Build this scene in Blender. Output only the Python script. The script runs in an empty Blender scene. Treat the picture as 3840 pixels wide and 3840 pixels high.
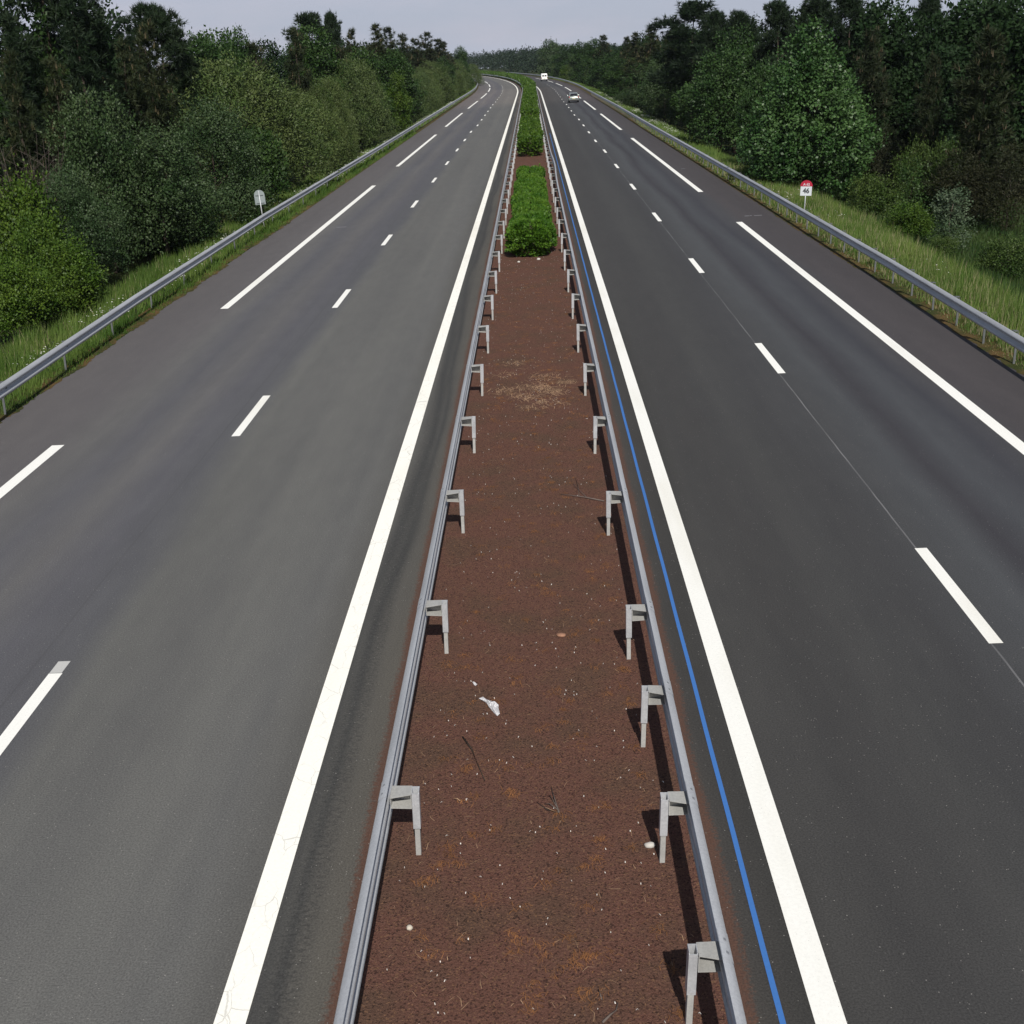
import bpy, bmesh, math, random
import numpy as np
from mathutils import Vector, Matrix
scn = bpy.context.scene
COL = scn.collection
PI = math.pi
rng = np.random.default_rng(7)
rnd = random.Random(11)

# ------------------------------------------------------------------ helpers
def link(o, parent=None):
    COL.objects.link(o)
    if parent is not None:
        o.parent = parent
    return o

def tag(o, label=None, cat=None, group=None, kind=None):
    if label: o['label'] = label
    if cat: o['category'] = cat
    if group: o['group'] = group
    if kind: o['kind'] = kind
    return o

def empty(name, loc=(0, 0, 0), rz=0, parent=None):
    o = bpy.data.objects.new(name, None)
    o.location = loc; o.rotation_euler = (0, 0, rz)
    o.empty_display_size = .2
    return link(o, parent)

def big_mesh(name, V, Fa, mats, tint=None, smooth=False, uv=None, midx=None):
    """V (n,3) array, Fa (m,k) array of vertex ids."""
    me = bpy.data.meshes.new(name)
    V = np.asarray(V, dtype=np.float32); Fa = np.asarray(Fa, dtype=np.int32)
    m, k = Fa.shape
    me.vertices.add(len(V)); me.vertices.foreach_set('co', V.ravel())
    me.loops.add(m * k); me.loops.foreach_set('vertex_index', Fa.ravel())
    me.polygons.add(m)
    me.polygons.foreach_set('loop_start', np.arange(m, dtype=np.int32) * k)
    if smooth: me.polygons.foreach_set('use_smooth', np.ones(m, dtype=bool))
    if midx is not None: me.polygons.foreach_set('material_index', np.asarray(midx, dtype=np.int32))
    me.update(calc_edges=True)
    if tint is not None:
        a = me.attributes.new('tint', 'FLOAT', 'FACE')
        a.data.foreach_set('value', np.asarray(tint, dtype=np.float32))
    if uv is not None:
        l = me.uv_layers.new(name='road')
        l.data.foreach_set('uv', np.asarray(uv, dtype=np.float32)[Fa.ravel()].ravel())
    for mt in (mats if isinstance(mats, (list, tuple)) else [mats]):
        me.materials.append(mt)
    return me

def mobj(name, me, parent=None, loc=(0, 0, 0)):
    o = bpy.data.objects.new(name, me); o.location = loc
    return link(o, parent)

class MB:
    """collects boxes, prisms and tubes that become ONE mesh object"""
    def __init__(self): self.bm = bmesh.new()
    def box(self, c, s, rot=None, bevel=0, mat=0):
        r = bmesh.ops.create_cube(self.bm, size=1)
        M = Matrix.Translation(c) @ (rot.to_4x4() if rot else Matrix.Identity(4)) @ Matrix.Diagonal((*s, 1))
        bmesh.ops.transform(self.bm, matrix=M, verts=r['verts'])
        fs = {f for v in r['verts'] for f in v.link_faces}
        for f in fs: f.material_index = mat
        if bevel:
            es = list({e for v in r['verts'] for e in v.link_edges})
            bmesh.ops.bevel(self.bm, geom=es, offset=bevel, segments=2, affect='EDGES', profile=.5)
        return self
    def tube(self, pts, rads, n=7, mat=0, cap=True):
        pts = [Vector(p) for p in pts]; rings = []
        for i, p in enumerate(pts):
            a = pts[max(i - 1, 0)]; b = pts[min(i + 1, len(pts) - 1)]
            d = (b - a).normalized()
            x = d.orthogonal().normalized(); y = d.cross(x)
            rings.append([self.bm.verts.new(p + rads[i] * (math.cos(2 * PI * j / n) * x + math.sin(2 * PI * j / n) * y)) for j in range(n)])
        for i in range(len(rings) - 1):
            # align start index
            A, B = rings[i], rings[i + 1]
            k = min(range(n), key=lambda q: (A[0].co - B[q].co).length)
            B[:] = B[k:] + B[:k]
            for j in range(n):
                f = self.bm.faces.new((A[j], A[(j + 1) % n], B[(j + 1) % n], B[j])); f.smooth = True; f.material_index = mat
        if cap:
            for r in (rings[0][::-1], rings[-1]):
                f = self.bm.faces.new(r); f.material_index = mat
        return self
    def prism(self, yz, x0, x1, mat=0, bevel=0, taper=None):
        """side outline (y,z) extruded over x; taper(z)->half width factor"""
        def X(x, z): return x * (taper(z) if taper else 1)
        a = [self.bm.verts.new((X(x0, z), y, z)) for y, z in yz]
        b = [self.bm.verts.new((X(x1, z), y, z)) for y, z in yz]
        n = len(yz); fs = []
        for i in range(n):
            fs.append(self.bm.faces.new((a[i], a[(i + 1) % n], b[(i + 1) % n], b[i])))
        fs.append(self.bm.faces.new(a[::-1])); fs.append(self.bm.faces.new(b))
        for f in fs: f.material_index = mat
        bmesh.ops.recalc_face_normals(self.bm, faces=fs)
        if bevel:
            es = list({e for f in fs for e in f.edges})
            bmesh.ops.bevel(self.bm, geom=es, offset=bevel, segments=3, affect='EDGES', profile=.5)
        return self
    def poly(self, pts, mat=0):
        f = self.bm.faces.new([self.bm.verts.new(p) for p in pts]); f.material_index = mat
        return self
    def slab(self, pts, n, mat=0):
        """polygon extruded by vector n"""
        n = Vector(n); a = [self.bm.verts.new(Vector(p)) for p in pts]; b = [self.bm.verts.new(Vector(p) + n) for p in pts]
        k = len(pts); fs = [self.bm.faces.new(a[::-1]), self.bm.faces.new(b)]
        for i in range(k): fs.append(self.bm.faces.new((a[i], a[(i + 1) % k], b[(i + 1) % k], b[i])))
        for f in fs: f.material_index = mat
        bmesh.ops.recalc_face_normals(self.bm, faces=fs)
        return self
    def mesh(self, name, mats):
        me = bpy.data.meshes.new(name); self.bm.to_mesh(me); self.bm.free()
        for m in (mats if isinstance(mats, (list, tuple)) else [mats]): me.materials.append(m)
        return me
    def build(self, name, mats, parent=None, loc=(0, 0, 0)):
        return mobj(name, self.mesh(name, mats), parent, loc)

# ------------------------------------------------------------------ materials
def nmat(name):
    m = bpy.data.materials.new(name); m.use_nodes = True
    nt = m.node_tree; nt.nodes.clear()
    out = nt.nodes.new('ShaderNodeOutputMaterial')
    return m, nt, out
def N(nt, t, **kw):
    n = nt.nodes.new(t)
    for k, v in kw.items(): setattr(n, k, v)
    return n
def setin(n, **kw):
    for k, v in kw.items(): n.inputs[k.replace('_', ' ')].default_value = v
def rgba(c): return (c[0], c[1], c[2], 1)
def ramp(nt, stops, interp='LINEAR'):
    r = N(nt, 'ShaderNodeValToRGB'); e = r.color_ramp.elements; r.color_ramp.interpolation = interp
    while len(e) < len(stops): e.new(.5)
    for i, (p, c) in enumerate(stops):
        e[i].position = p; e[i].color = rgba(c) if len(c) == 3 else c
    return r
def mix(nt, a, b, fac, mode='MIX'):
    n = N(nt, 'ShaderNodeMix', data_type='RGBA', blend_type=mode)
    L = nt.links
    for sock, v in ((n.inputs[0], fac), (n.inputs[6], a), (n.inputs[7], b)):
        if hasattr(v, 'is_output'): L.new(v, sock)
        elif isinstance(v, (int, float)): sock.default_value = v
        else: sock.default_value = rgba(v)
    return n.outputs[2]
def math_(nt, op, a, b=None, c=None):
    n = N(nt, 'ShaderNodeMath', operation=op)
    for i, v in enumerate((a, b, c)):
        if v is None: continue
        if hasattr(v, 'is_output'): nt.links.new(v, n.inputs[i])
        else: n.inputs[i].default_value = v
    return n.outputs[0]
def noise(nt, vec, scale, detail=3, rough=.55, dim='3D'):
    n = N(nt, 'ShaderNodeTexNoise'); setin(n, Scale=scale, Detail=detail, Roughness=rough)
    if vec is not None: nt.links.new(vec, n.inputs['Vector'])
    return n.outputs['Fac']
def mapping(nt, vec, scale=(1, 1, 1), loc=(0, 0, 0)):
    n = N(nt, 'ShaderNodeMapping'); n.inputs['Scale'].default_value = scale; n.inputs['Location'].default_value = loc
    nt.links.new(vec, n.inputs['Vector']); return n.outputs[0]
def maprange(nt, v, a, b, c=0, d=1):
    n = N(nt, 'ShaderNodeMapRange'); nt.links.new(v, n.inputs[0])
    for i, x in enumerate((a, b, c, d)): n.inputs[i + 1].default_value = x
    return n.outputs[0]
def bsdf(nt, out, color, rough=.8, spec=.3, metal=0, bump=None, bdist=.01, bstr=.5):
    p = N(nt, 'ShaderNodeBsdfPrincipled')
    for key, v in (('Base Color', color), ('Roughness', rough), ('Specular IOR Level', spec), ('Metallic', metal)):
        s = p.inputs[key]
        if hasattr(v, 'is_output'): nt.links.new(v, s)
        elif isinstance(v, (int, float)): s.default_value = v
        else: s.default_value = rgba(v)
    if bump is not None:
        b = N(nt, 'ShaderNodeBump'); setin(b, Strength=bstr, Distance=bdist); nt.links.new(bump, b.inputs['Height'])
        nt.links.new(b.outputs[0], p.inputs['Normal'])
    nt.links.new(p.outputs[0], out.inputs['Surface'])
    return p
def pos(nt): return N(nt, 'ShaderNodeNewGeometry').outputs['Position']
def objco(nt): return N(nt, 'ShaderNodeTexCoord').outputs['Object']

def foliage(name, lo, hi, rough=.5, spec=.25, trans=.2, tip=None):
    """tint 0..1 runs from lo to hi; above 1 the tip colour (pine candles, flowers)"""
    m, nt, out = nmat(name)
    a = N(nt, 'ShaderNodeAttribute', attribute_name='tint').outputs['Fac']
    col = mix(nt, lo, hi, math_(nt, 'MINIMUM', a, 1.0))
    nz = noise(nt, objco(nt), .7, 3)
    col = mix(nt, col, mix(nt, col, (.6, .75, .6), 1, 'MULTIPLY'), maprange(nt, nz, .42, .62))
    oi = N(nt, 'ShaderNodeObjectInfo').outputs['Random']
    col = mix(nt, col, mix(nt, col, (1.08, 1.03, .94), 1, 'MULTIPLY'), oi)
    if tip is not None:
        col = mix(nt, col, tip, math_(nt, 'GREATER_THAN', a, 1.5))
    p = bsdf(nt, out, col, rough, spec)
    t = N(nt, 'ShaderNodeBsdfTranslucent'); nt.links.new(mix(nt, col, (1.2, 1.35, .7), 1, 'MULTIPLY'), t.inputs['Color'])
    ms = N(nt, 'ShaderNodeMixShader'); ms.inputs[0].default_value = trans
    nt.links.new(p.outputs[0], ms.inputs[1]); nt.links.new(t.outputs[0], ms.inputs[2])
    nt.links.new(ms.outputs[0], out.inputs['Surface'])
    return m

def plain(name, color, rough=.6, spec=.4, metal=0, var=.15, scale=8, bump=0):
    m, nt, out = nmat(name)
    nz = noise(nt, objco(nt), scale, 4)
    c2 = tuple(x * (1 - var) for x in color); c1 = tuple(min(1, x * (1 + var)) for x in color)
    col = mix(nt, c2, c1, maprange(nt, nz, .3, .7))
    bsdf(nt, out, col, rough, spec, metal, nz if bump else None, bump or .01)
    return m

def asphalt(name, u0, u1, stops, gain, joint=None, dirt=None):
    m, nt, out = nmat(name)
    uv = N(nt, 'ShaderNodeUVMap', uv_map='road').outputs[0]
    sx = N(nt, 'ShaderNodeSeparateXYZ'); nt.links.new(uv, sx.inputs[0])
    wob = noise(nt, mapping(nt, uv, (.5, .06, 1)), 1, 2)
    u = math_(nt, 'ADD', sx.outputs[0], maprange(nt, wob, .3, .7, -.22, .22))
    r = ramp(nt, [((p - u0) / (u1 - u0), tuple(x * gain for x in c)) for p, c in stops])
    nt.links.new(maprange(nt, u, u0, u1), r.inputs[0])
    col = r.outputs[0]
    streak = noise(nt, mapping(nt, uv, (2.2, .03, 1)), 1, 4, .6)
    col = mix(nt, col, (1, 1, 1), 0)
    col = mix(nt, mix(nt, col, (.94, .94, .95), 1, 'MULTIPLY'), mix(nt, col, (1.05, 1.045, 1.04), 1, 'MULTIPLY'), maprange(nt, streak, .3, .7))
    patch = noise(nt, mapping(nt, uv, (.45, .06, 1)), 1, 4, .6)
    col = mix(nt, mix(nt, col, (.95, .95, .955), 1, 'MULTIPLY'), mix(nt, col, (1.04, 1.04, 1.04), 1, 'MULTIPLY'), maprange(nt, patch, .35, .65))
    # lighter resurfaced stretch far away
    far = maprange(nt, sx.outputs[1], 185, 205)
    far2 = maprange(nt, sx.outputs[1], 285, 288, 1, .35)
    col = mix(nt, col, mix(nt, col, (1.32, 1.24, 1.2), 1, 'MULTIPLY'), math_(nt, 'MULTIPLY', far, far2))
    if dirt and dirt[1] > 0:   # scuffed tyre mark with a chatter pattern beside the edge line
        band = maprange(nt, math_(nt, 'ABSOLUTE', math_(nt, 'SUBTRACT', sx.outputs[0], -2.03)), .10, .17, 1, 0)
        rip = noise(nt, mapping(nt, uv, (16, 26, 1)), 1, 3, .7)
        col = mix(nt, col, (.022, .022, .023), math_(nt, 'MULTIPLY', band, maprange(nt, rip, .42, .62, 0, .5)))
    # gravel crumbs spilling over the edge
    if dirt:
        ue, sgn = dirt
        e = maprange(nt, math_(nt, 'MULTIPLY', math_(nt, 'SUBTRACT', sx.outputs[0], ue), sgn), -.16, .10)
        dn_ = noise(nt, uv, 24, 4, .75); dl_ = noise(nt, mapping(nt, uv, (2, .5, 1)), 1, 3)
        k = maprange(nt, math_(nt, 'ADD', math_(nt, 'ADD', e, math_(nt, 'MULTIPLY', dn_, 1.1)), math_(nt, 'MULTIPLY', dl_, .5)), 1.12, 1.36)
        col = mix(nt, col, (.080, .043, .031), k)
    mid = noise(nt, mapping(nt, uv, (3.0, .8, 1)), 1, 4, .65)
    col = mix(nt, mix(nt, col, (.95, .95, .955), 1, 'MULTIPLY'), mix(nt, col, (1.04, 1.04, 1.035), 1, 'MULTIPLY'), maprange(nt, mid, .35, .65))
    blot = maprange(nt, noise(nt, mapping(nt, uv, (1.6, .9, 1)), 1, 5, .7), .67, .74, 0, .12)
    col = mix(nt, col, (.03, .03, .031), blot)
    # aggregate
    fine = noise(nt, uv, 55, 3, .7)
    col = mix(nt, mix(nt, col, (.62, .62, .62), 1, 'MULTIPLY'), mix(nt, col, (1.4, 1.4, 1.38), 1, 'MULTIPLY'), maprange(nt, fine, .3, .7))
    v = N(nt, 'ShaderNodeTexVoronoi', feature='F1'); setin(v, Scale=26.0, Randomness=1.0); nt.links.new(uv, v.inputs['Vector'])
    gate = maprange(nt, noise(nt, uv, 9, 2), .56, .60)
    speck = math_(nt, 'MULTIPLY', math_(nt, 'LESS_THAN', v.outputs['Distance'], .13), gate)
    sp = math_(nt, 'MULTIPLY', speck, math_(nt, 'GREATER_THAN', N(nt, 'ShaderNodeSeparateColor').outputs[0], -1))
    col = mix(nt, col, (.30, .29, .27), math_(nt, 'MULTIPLY', sp, .75))
    if joint is not None:
        for (uj, w, c, f) in joint:
            d = math_(nt, 'ABSOLUTE', math_(nt, 'SUBTRACT', math_(nt, 'ADD', sx.outputs[0], maprange(nt, noise(nt, mapping(nt, uv, (.2, .5, 1)), 1, 3), .3, .7, -.008, .008)), uj))
            k = math_(nt, 'MULTIPLY', math_(nt, 'LESS_THAN', d, w), maprange(nt, noise(nt, mapping(nt, uv, (1, .6, 1)), 1, 3), .4, .6, .3, f))
            col = mix(nt, col, c, k)
    bsdf(nt, out, col, .82, .28, 0, fine, .004, .5)
    return m

GL = 1.0; GR = .82
M = {}
M['asphalt_left'] = asphalt('asphalt_left', -11.8, -1.5, [
    (-11.7, (.088, .082, .084)), (-9.6, (.092, .087, .090)), (-8.9, (.104, .102, .102)), (-8.2, (.083, .083, .092)), (-7.5, (.100, .098, .100)),
    (-6.7, (.080, .080, .090)), (-5.95, (.080, .081, .088)), (-5.5, (.104, .104, .100)), (-4.6, (.096, .096, .094)), (-3.9, (.107, .107, .103)),
    (-2.9, (.099, .099, .097)), (-2.3, (.080, .078, .073)), (-2.13, (.046, .046, .045)), (-2.04, (.060, .059, .056)), (-1.95, (.044, .044, .043)), (-1.84, (.072, .069, .063)), (-1.6, (.078, .073, .064))], GL,
    joint=[(-6.25, .016, (.06, .06, .064), .4)], dirt=(-1.60, 1))
M['asphalt_right'] = asphalt('asphalt_right', 1.5, 10.6, [
    (1.55, (.058, .054, .050)), (1.75, (.048, .046, .044)), (2.0, (.043, .042, .040)), (2.4, (.054, .053, .052)), (3.1, (.050, .049, .049)), (4.0, (.056, .056, .056)),
    (4.8, (.050, .050, .052)), (5.6, (.060, .062, .066)), (6.2, (.070, .074, .080)), (6.75, (.044, .043, .050)), (7.3, (.064, .068, .076)), (7.8, (.046, .047, .056)), (8.3, (.062, .062, .068)),
    (8.8, (.066, .060, .064)), (10.5, (.060, .054, .057))], GR,
    joint=[(5.40, .012, (.16, .16, .165), .85)], dirt=(1.56, -1))

def paint(name, color, cracks=0, wear=.03):
    m, nt, out = nmat(name)
    uv = N(nt, 'ShaderNodeUVMap', uv_map='road').outputs[0]
    nz = noise(nt, uv, 30, 4, .7)
    col = mix(nt, tuple(x * .93 for x in color), color, maprange(nt, nz, .35, .6))
    col = mix(nt, col, mix(nt, col, (.9, .89, .86), 1, 'MULTIPLY'), maprange(nt, noise(nt, mapping(nt, uv, (1.5, .25, 1)), 1, 3), .5, .75))
    pits = maprange(nt, noise(nt, uv, 62, 2, .6), .70, .74)
    col = mix(nt, col, (.18, .17, .16), math_(nt, 'MULTIPLY', pits, .8))
    if cracks:
        warp = N(nt, 'ShaderNodeTexNoise'); setin(warp, Scale=6.0, Detail=3.0); nt.links.new(uv, warp.inputs['Vector'])
        add = N(nt, 'ShaderNodeVectorMath', operation='MULTIPLY_ADD'); nt.links.new(warp.outputs['Color'], add.inputs[0]); add.inputs[1].default_value = (.12, .12, 0); nt.links.new(uv, add.inputs[2])
        v = N(nt, 'ShaderNodeTexVoronoi', feature='DISTANCE_TO_EDGE'); setin(v, Scale=1.0); nt.links.new(mapping(nt, add.outputs[0], (5.5, 2.8, 1)), v.inputs['Vector'])
        ck = math_(nt, 'MULTIPLY', maprange(nt, v.outputs['Distance'], .008, .018, 1, 0), maprange(nt, noise(nt, uv, .9, 2), .42, .55))
        col = mix(nt, col, (.30, .29, .26), math_(nt, 'MULTIPLY', ck, .42))
    bsdf(nt, out, col, .7, .3)
    return m
M['paint_left'] = paint('white_paint_cracked', (.86, .85, .79), 1)
M['paint'] = paint('white_paint', (.80, .80, .765))
M['paint_dull'] = paint('dull_white_paint', (.46, .46, .45))
M['paint_blue'] = paint('blue_paint', (.045, .15, .42))
M['paint_grey'] = paint('ghost_paint', (.22, .22, .24))

# red-brown volcanic gravel of the central reserve
m, nt, out = nmat('red_gravel'); p_ = pos(nt)
n1 = noise(nt, p_, 1.1, 5, .6); n2 = noise(nt, p_, 42, 3, .7); n3 = noise(nt, p_, 130, 2, .7)
col = mix(nt, (.083, .039, .030), (.121, .064, .049), maprange(nt, n2, .3, .7))
col = mix(nt, col, (.074, .050, .035), maprange(nt, n1, .46, .64, 0, .6))
vg = N(nt, 'ShaderNodeTexVoronoi', feature='F1'); setin(vg, Scale=70.0); nt.links.new(p_, vg.inputs['Vector'])
vgs = N(nt, 'ShaderNodeSeparateColor'); nt.links.new(vg.outputs['Color'], vgs.inputs[0])
col = mix(nt, col, (.15, .085, .05), math_(nt, 'MULTIPLY', math_(nt, 'GREATER_THAN', vgs.outputs[0], .90), .7))
col = mix(nt, col, (.012, .008, .008), math_(nt, 'MULTIPLY', math_(nt, 'GREATER_THAN', vgs.outputs[1], .88), .6))
col = mix(nt, mix(nt, col, (.55, .55, .55), 1, 'MULTIPLY'), mix(nt, col, (1.5, 1.45, 1.4), 1, 'MULTIPLY'), maprange(nt, n3, .3, .7))
bsdf(nt, out, col, .95, .1, 0, n2, .03, .7); M['gravel'] = m
# verge soil: dry brown earth with moss
m, nt, out = nmat('verge_soil'); p_ = pos(nt)
n1 = noise(nt, p_, .8, 5, .65); n2 = noise(nt, p_, 18, 4, .7)
col = mix(nt, (.035, .045, .014), (.105, .068, .030), maprange(nt, n1, .42, .6))
col = mix(nt, mix(nt, col, (.6, .6, .6), 1, 'MULTIPLY'), mix(nt, col, (1.35, 1.3, 1.2), 1, 'MULTIPLY'), maprange(nt, n2, .3, .7))
bsdf(nt, out, col, .95, .1, 0, n2, .05, .8); M['soil'] = m
# ground under grass and wood
m, nt, out = nmat('grassy_ground'); p_ = pos(nt)
n1 = noise(nt, p_, .35, 5, .65); n2 = noise(nt, p_, 9, 4, .7)
col = mix(nt, (.020, .032, .010), (.050, .062, .020), maprange(nt, n1, .38, .62))
col = mix(nt, mix(nt, col, (.5, .5, .5), 1, 'MULTIPLY'), mix(nt, col, (1.4, 1.35, 1.2), 1, 'MULTIPLY'), maprange(nt, n2, .3, .7))
bsdf(nt, out, col, .95, .1, 0, n2, .15, .9); M['ground'] = m

# galvanised steel
def steel(name, base, metal=.35, rough=.5):
    m, nt, out = nmat(name); p_ = pos(nt)
    n1 = noise(nt, mapping(nt, p_, (6, .6, 6)), 1, 4, .6); n2 = noise(nt, p_, 45, 3, .7)
    col = mix(nt, tuple(x * .82 for x in base), tuple(x * 1.08 for x in base), maprange(nt, n1, .3, .7))
    col = mix(nt, mix(nt, col, (.85, .85, .86), 1, 'MULTIPLY'), col, maprange(nt, n2, .35, .6))
    col = mix(nt, col, (.20, .15, .11), maprange(nt, noise(nt, p_, 3.1, 4, .7), .68, .78, 0, .6))
    bsdf(nt, out, col, rough, .4, metal); return m
M['steel'] = steel('galvanised_steel', (.49, .505, .53), .3, .45)
M['steel_pale'] = steel('pale_zinc', (.40, .40, .385), .15, .6)
M['steel_post'] = steel('dull_zinc', (.12, .128, .13), .2, .6)
M['steel_dark'] = steel('weathered_steel', (.22, .23, .25), .3, .6)
M['bark'] = plain('bark', (.05, .04, .032), .95, .1, 0, .4, 6, .05)
M['bark_pale'] = plain('pale_bark', (.16, .13, .11), .95, .1, 0, .35, 5, .05)
M['twig'] = plain('dead_twig', (.11, .09, .08), .95, .1, 0, .3, 5)

F = {}
F['willow'] = foliage('willow_leaves', (.028, .046, .014), (.108, .146, .050), .5, .2, .14)
F['silver'] = foliage('silver_leaves', (.012, .030, .010), (.064, .098, .042), .5, .2, .14)
F['sapling'] = foliage('silver_sapling_leaves', (.030, .055, .030), (.115, .155, .095), .5, .25, .15)
F['broad'] = foliage('dark_leaves', (.012, .030, .009), (.044, .084, .020), .5, .2, .15)
F['deepwood'] = foliage('deep_wood_leaves', (.008, .019, .008), (.024, .048, .016), .6, .12, .12)
F['linden'] = foliage('linden_leaves', (.014, .042, .012), (.086, .155, .048), .45, .25, .18)
F['bright'] = foliage('bright_leaves', (.014, .042, .006), (.105, .165, .022), .5, .2, .2)
F['light'] = foliage('light_bush_leaves', (.022, .048, .010), (.078, .115, .030), .5, .2, .2)
F['lime'] = foliage('lime_leaves', (.028, .058, .008), (.085, .135, .018), .5, .2, .22)
F['poplar'] = foliage('poplar_leaves', (.030, .055, .020), (.075, .110, .045), .5, .3, .2)
F['pine'] = foliage('pine_needles', (.010, .018, .008), (.042, .050, .021), .6, .15, .06, (.115, .092, .052))
F['pinetall'] = foliage('dark_pine_needles', (.008, .018, .010), (.026, .042, .020), .6, .15, .06)
F['brown'] = foliage('brown_pine_needles', (.010, .017, .008), (.034, .043, .021), .6, .15, .06, (.085, .066, .042))
F['thicket'] = foliage('thicket_leaves', (.012, .015, .008), (.034, .036, .017), .6, .15, .12)
F['hedge'] = foliage('hedge_leaves', (.040, .100, .010), (.125, .225, .024), .5, .22, .25)
F['hedgefar'] = foliage('hedge_leaves_dark', (.040, .084, .010), (.098, .165, .020), .5, .25, .25)
F['grass'] = foliage('grass_blades', (.042, .092, .014), (.165, .225, .062), .6, .2, .3, (.27, .245, .14))
F['meadow'] = foliage('meadow_blades', (.022, .052, .014), (.060, .095, .028), .6, .2, .3)
F['flower'] = plain('white_petals', (.55, .57, .48), .7, .2, 0, .1)
F['straw'] = plain('straw', (.36, .235, .145), .8, .2, 0, .35, 3)
F['needle'] = plain('fallen_needles', (.19, .085, .035), .85, .2, 0, .35, 3)
F['chip'] = plain('pale_chips', (.52, .49, .46), .8, .2, 0, .3, 3)
F['farwood'] = foliage('far_wood_leaves', (.008, .018, .010), (.024, .040, .020), .6, .2, .1)

# ------------------------------------------------------------------ road frame
RC = 2200.0; SC = 245.0
def frame(s):
    s = np.asarray(s, dtype=float)
    a = np.where(s > SC, (s - SC) / RC, 0.0)
    x = np.where(s > SC, -RC * (1 - np.cos(a)), 0.0)
    y = np.where(s > SC, SC + RC * np.sin(a), s)
    return x, y, a
def P(u, s, z=0.0):
    x, y, a = frame(s)
    return np.stack([x + u * np.cos(a), y + u * np.sin(a), np.broadcast_to(z, np.shape(x + u)).astype(float)], -1)
TU = [-900, -60, -22, -17, -14, -12, -11.5, 10.3, 10.9, 11.6, 14, 17, 22, 60, 900]
TZ = [-1.2, -1.2, -1.1, -.95, -.45, -.08, -.02, -.02, -.05, -.12, -.65, -1.6, -1.9, -2.0, -2.0]
def terr(u): return np.interp(u, TU, TZ)

def strip(u0, u1, s, z, nu=1):
    """vertices/uv/quads of a strip between lateral offsets u0(s), u1(s)"""
    s = np.asarray(s, float); n = len(s)
    u0 = np.broadcast_to(u0, (n,)); u1 = np.broadcast_to(u1, (n,))
    V = []; UV = []
    for j in range(nu + 1):
        u = u0 + (u1 - u0) * j / nu
        V.append(P(u, s, z)); UV.append(np.stack([u, s], -1))
    V = np.stack(V, 1).reshape(-1, 3); UV = np.stack(UV, 1).reshape(-1, 2)
    i = np.arange(n - 1)[:, None] * (nu + 1) + np.arange(nu)[None, :]
    Fq = np.stack([i, i + 1, i + nu + 2, i + nu + 1], -1).reshape(-1, 4)
    return V, UV, Fq
def strips_obj(name, parts, mat, label, cat='road', kind='structure'):
    Vs, Us, Fs = [], [], []; o = 0
    for V, U, Fq in parts:
        Vs.append(V); Us.append(U); Fs.append(Fq + o); o += len(V)
    ob = mobj(name, big_mesh(name, np.concatenate(Vs), np.concatenate(Fs), mat, uv=np.concatenate(Us)))
    return tag(ob, label, cat, None, kind)
def stations(a, b, near=2.0, far=12.0):
    out = [a]
    while out[-1] < b:
        out.append(min(b, out[-1] + (near if out[-1] < 120 else far)))
    return np.array(out)

# terrain: one sheet to the horizon
ss = np.concatenate([np.arange(-60, 200, 10), np.arange(200, 1000, 20), np.array([1000, 1100])])
uu = np.array([-900, -400, -150, -60, -40, -30, -22, -19, -17, -15.5, -14, -13, -12, -11.5, -8, 0, 8, 10.3, 10.9, 11.6, 12.6, 14, 15.5, 17, 19.5, 22, 30, 40, 60, 150, 400, 900.])
U2, S2 = np.meshgrid(uu, ss)
Zt = terr(U2) - .02 + .10 * np.sin(S2 * .31 + U2 * .7) * (np.abs(U2 + .5) > 13) * np.clip((np.abs(U2) - 12) / 6, 0, 1)
Vt = P(U2, S2, 0); Vt[..., 2] = Zt
far = np.abs(U2) > 300
Vt[..., 1] = np.where(far, S2 * 2.2, Vt[..., 1]); Vt[..., 0] = np.where(far, U2 * 2.0, Vt[..., 0])
nn = len(uu); i = np.arange(len(ss) - 1)[:, None] * nn + np.arange(nn - 1)[None, :]
Ft = np.stack([i, i + 1, i + nn + 1, i + nn], -1).reshape(-1, 4)
tag(mobj('ground', big_mesh('ground', Vt.reshape(-1, 3), Ft, M['ground'], smooth=True)), 'green and brown ground of the verges and woods', 'ground', kind='structure')

SE = 900
st = stations(-12, SE)
strips_obj('left_carriageway', [strip(-11.45, -1.5, st, 0.0, 4)], M['asphalt_left'], 'grey asphalt carriageway left of the central reserve', 'road')
strips_obj('right_carriageway', [strip(1.5, 10.35, st, 0.0, 4)], M['asphalt_right'], 'darker asphalt carriageway right of the central reserve', 'road')
# central reserve with a ragged gravel edge
sm = np.concatenate([np.arange(-6, 60, .12), np.arange(60, 140, 1.0), np.arange(140, SE, 10)])
jag = lambda a: np.convolve(rng.normal(0, 1, len(sm) + 8), np.ones(9) / 9, 'valid') * a * 3 + rng.normal(0, a * .5, len(sm))
strips_obj('central_reserve', [strip(-1.50 + jag(.008), 1.47 + jag(.008), sm, .006, 2)], M['gravel'], 'red brown gravel strip between the two carriageways', 'central reserve')
strips_obj('right_verge_soil', [strip(10.28 + np.interp(sm, [0, 60, 61], [1, 1, 0]) * jag(.03), 11.1, sm, .004, 1)], M['soil'], 'brown earth strip under the right guardrail', 'verge')
strips_obj('left_verge_soil', [strip(-11.95, -11.38 + np.interp(sm, [0, 60, 61], [1, 1, 0]) * jag(.05), sm, .004, 1)], M['soil'], 'brown earth and moss strip under the left guardrail', 'verge')

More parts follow.
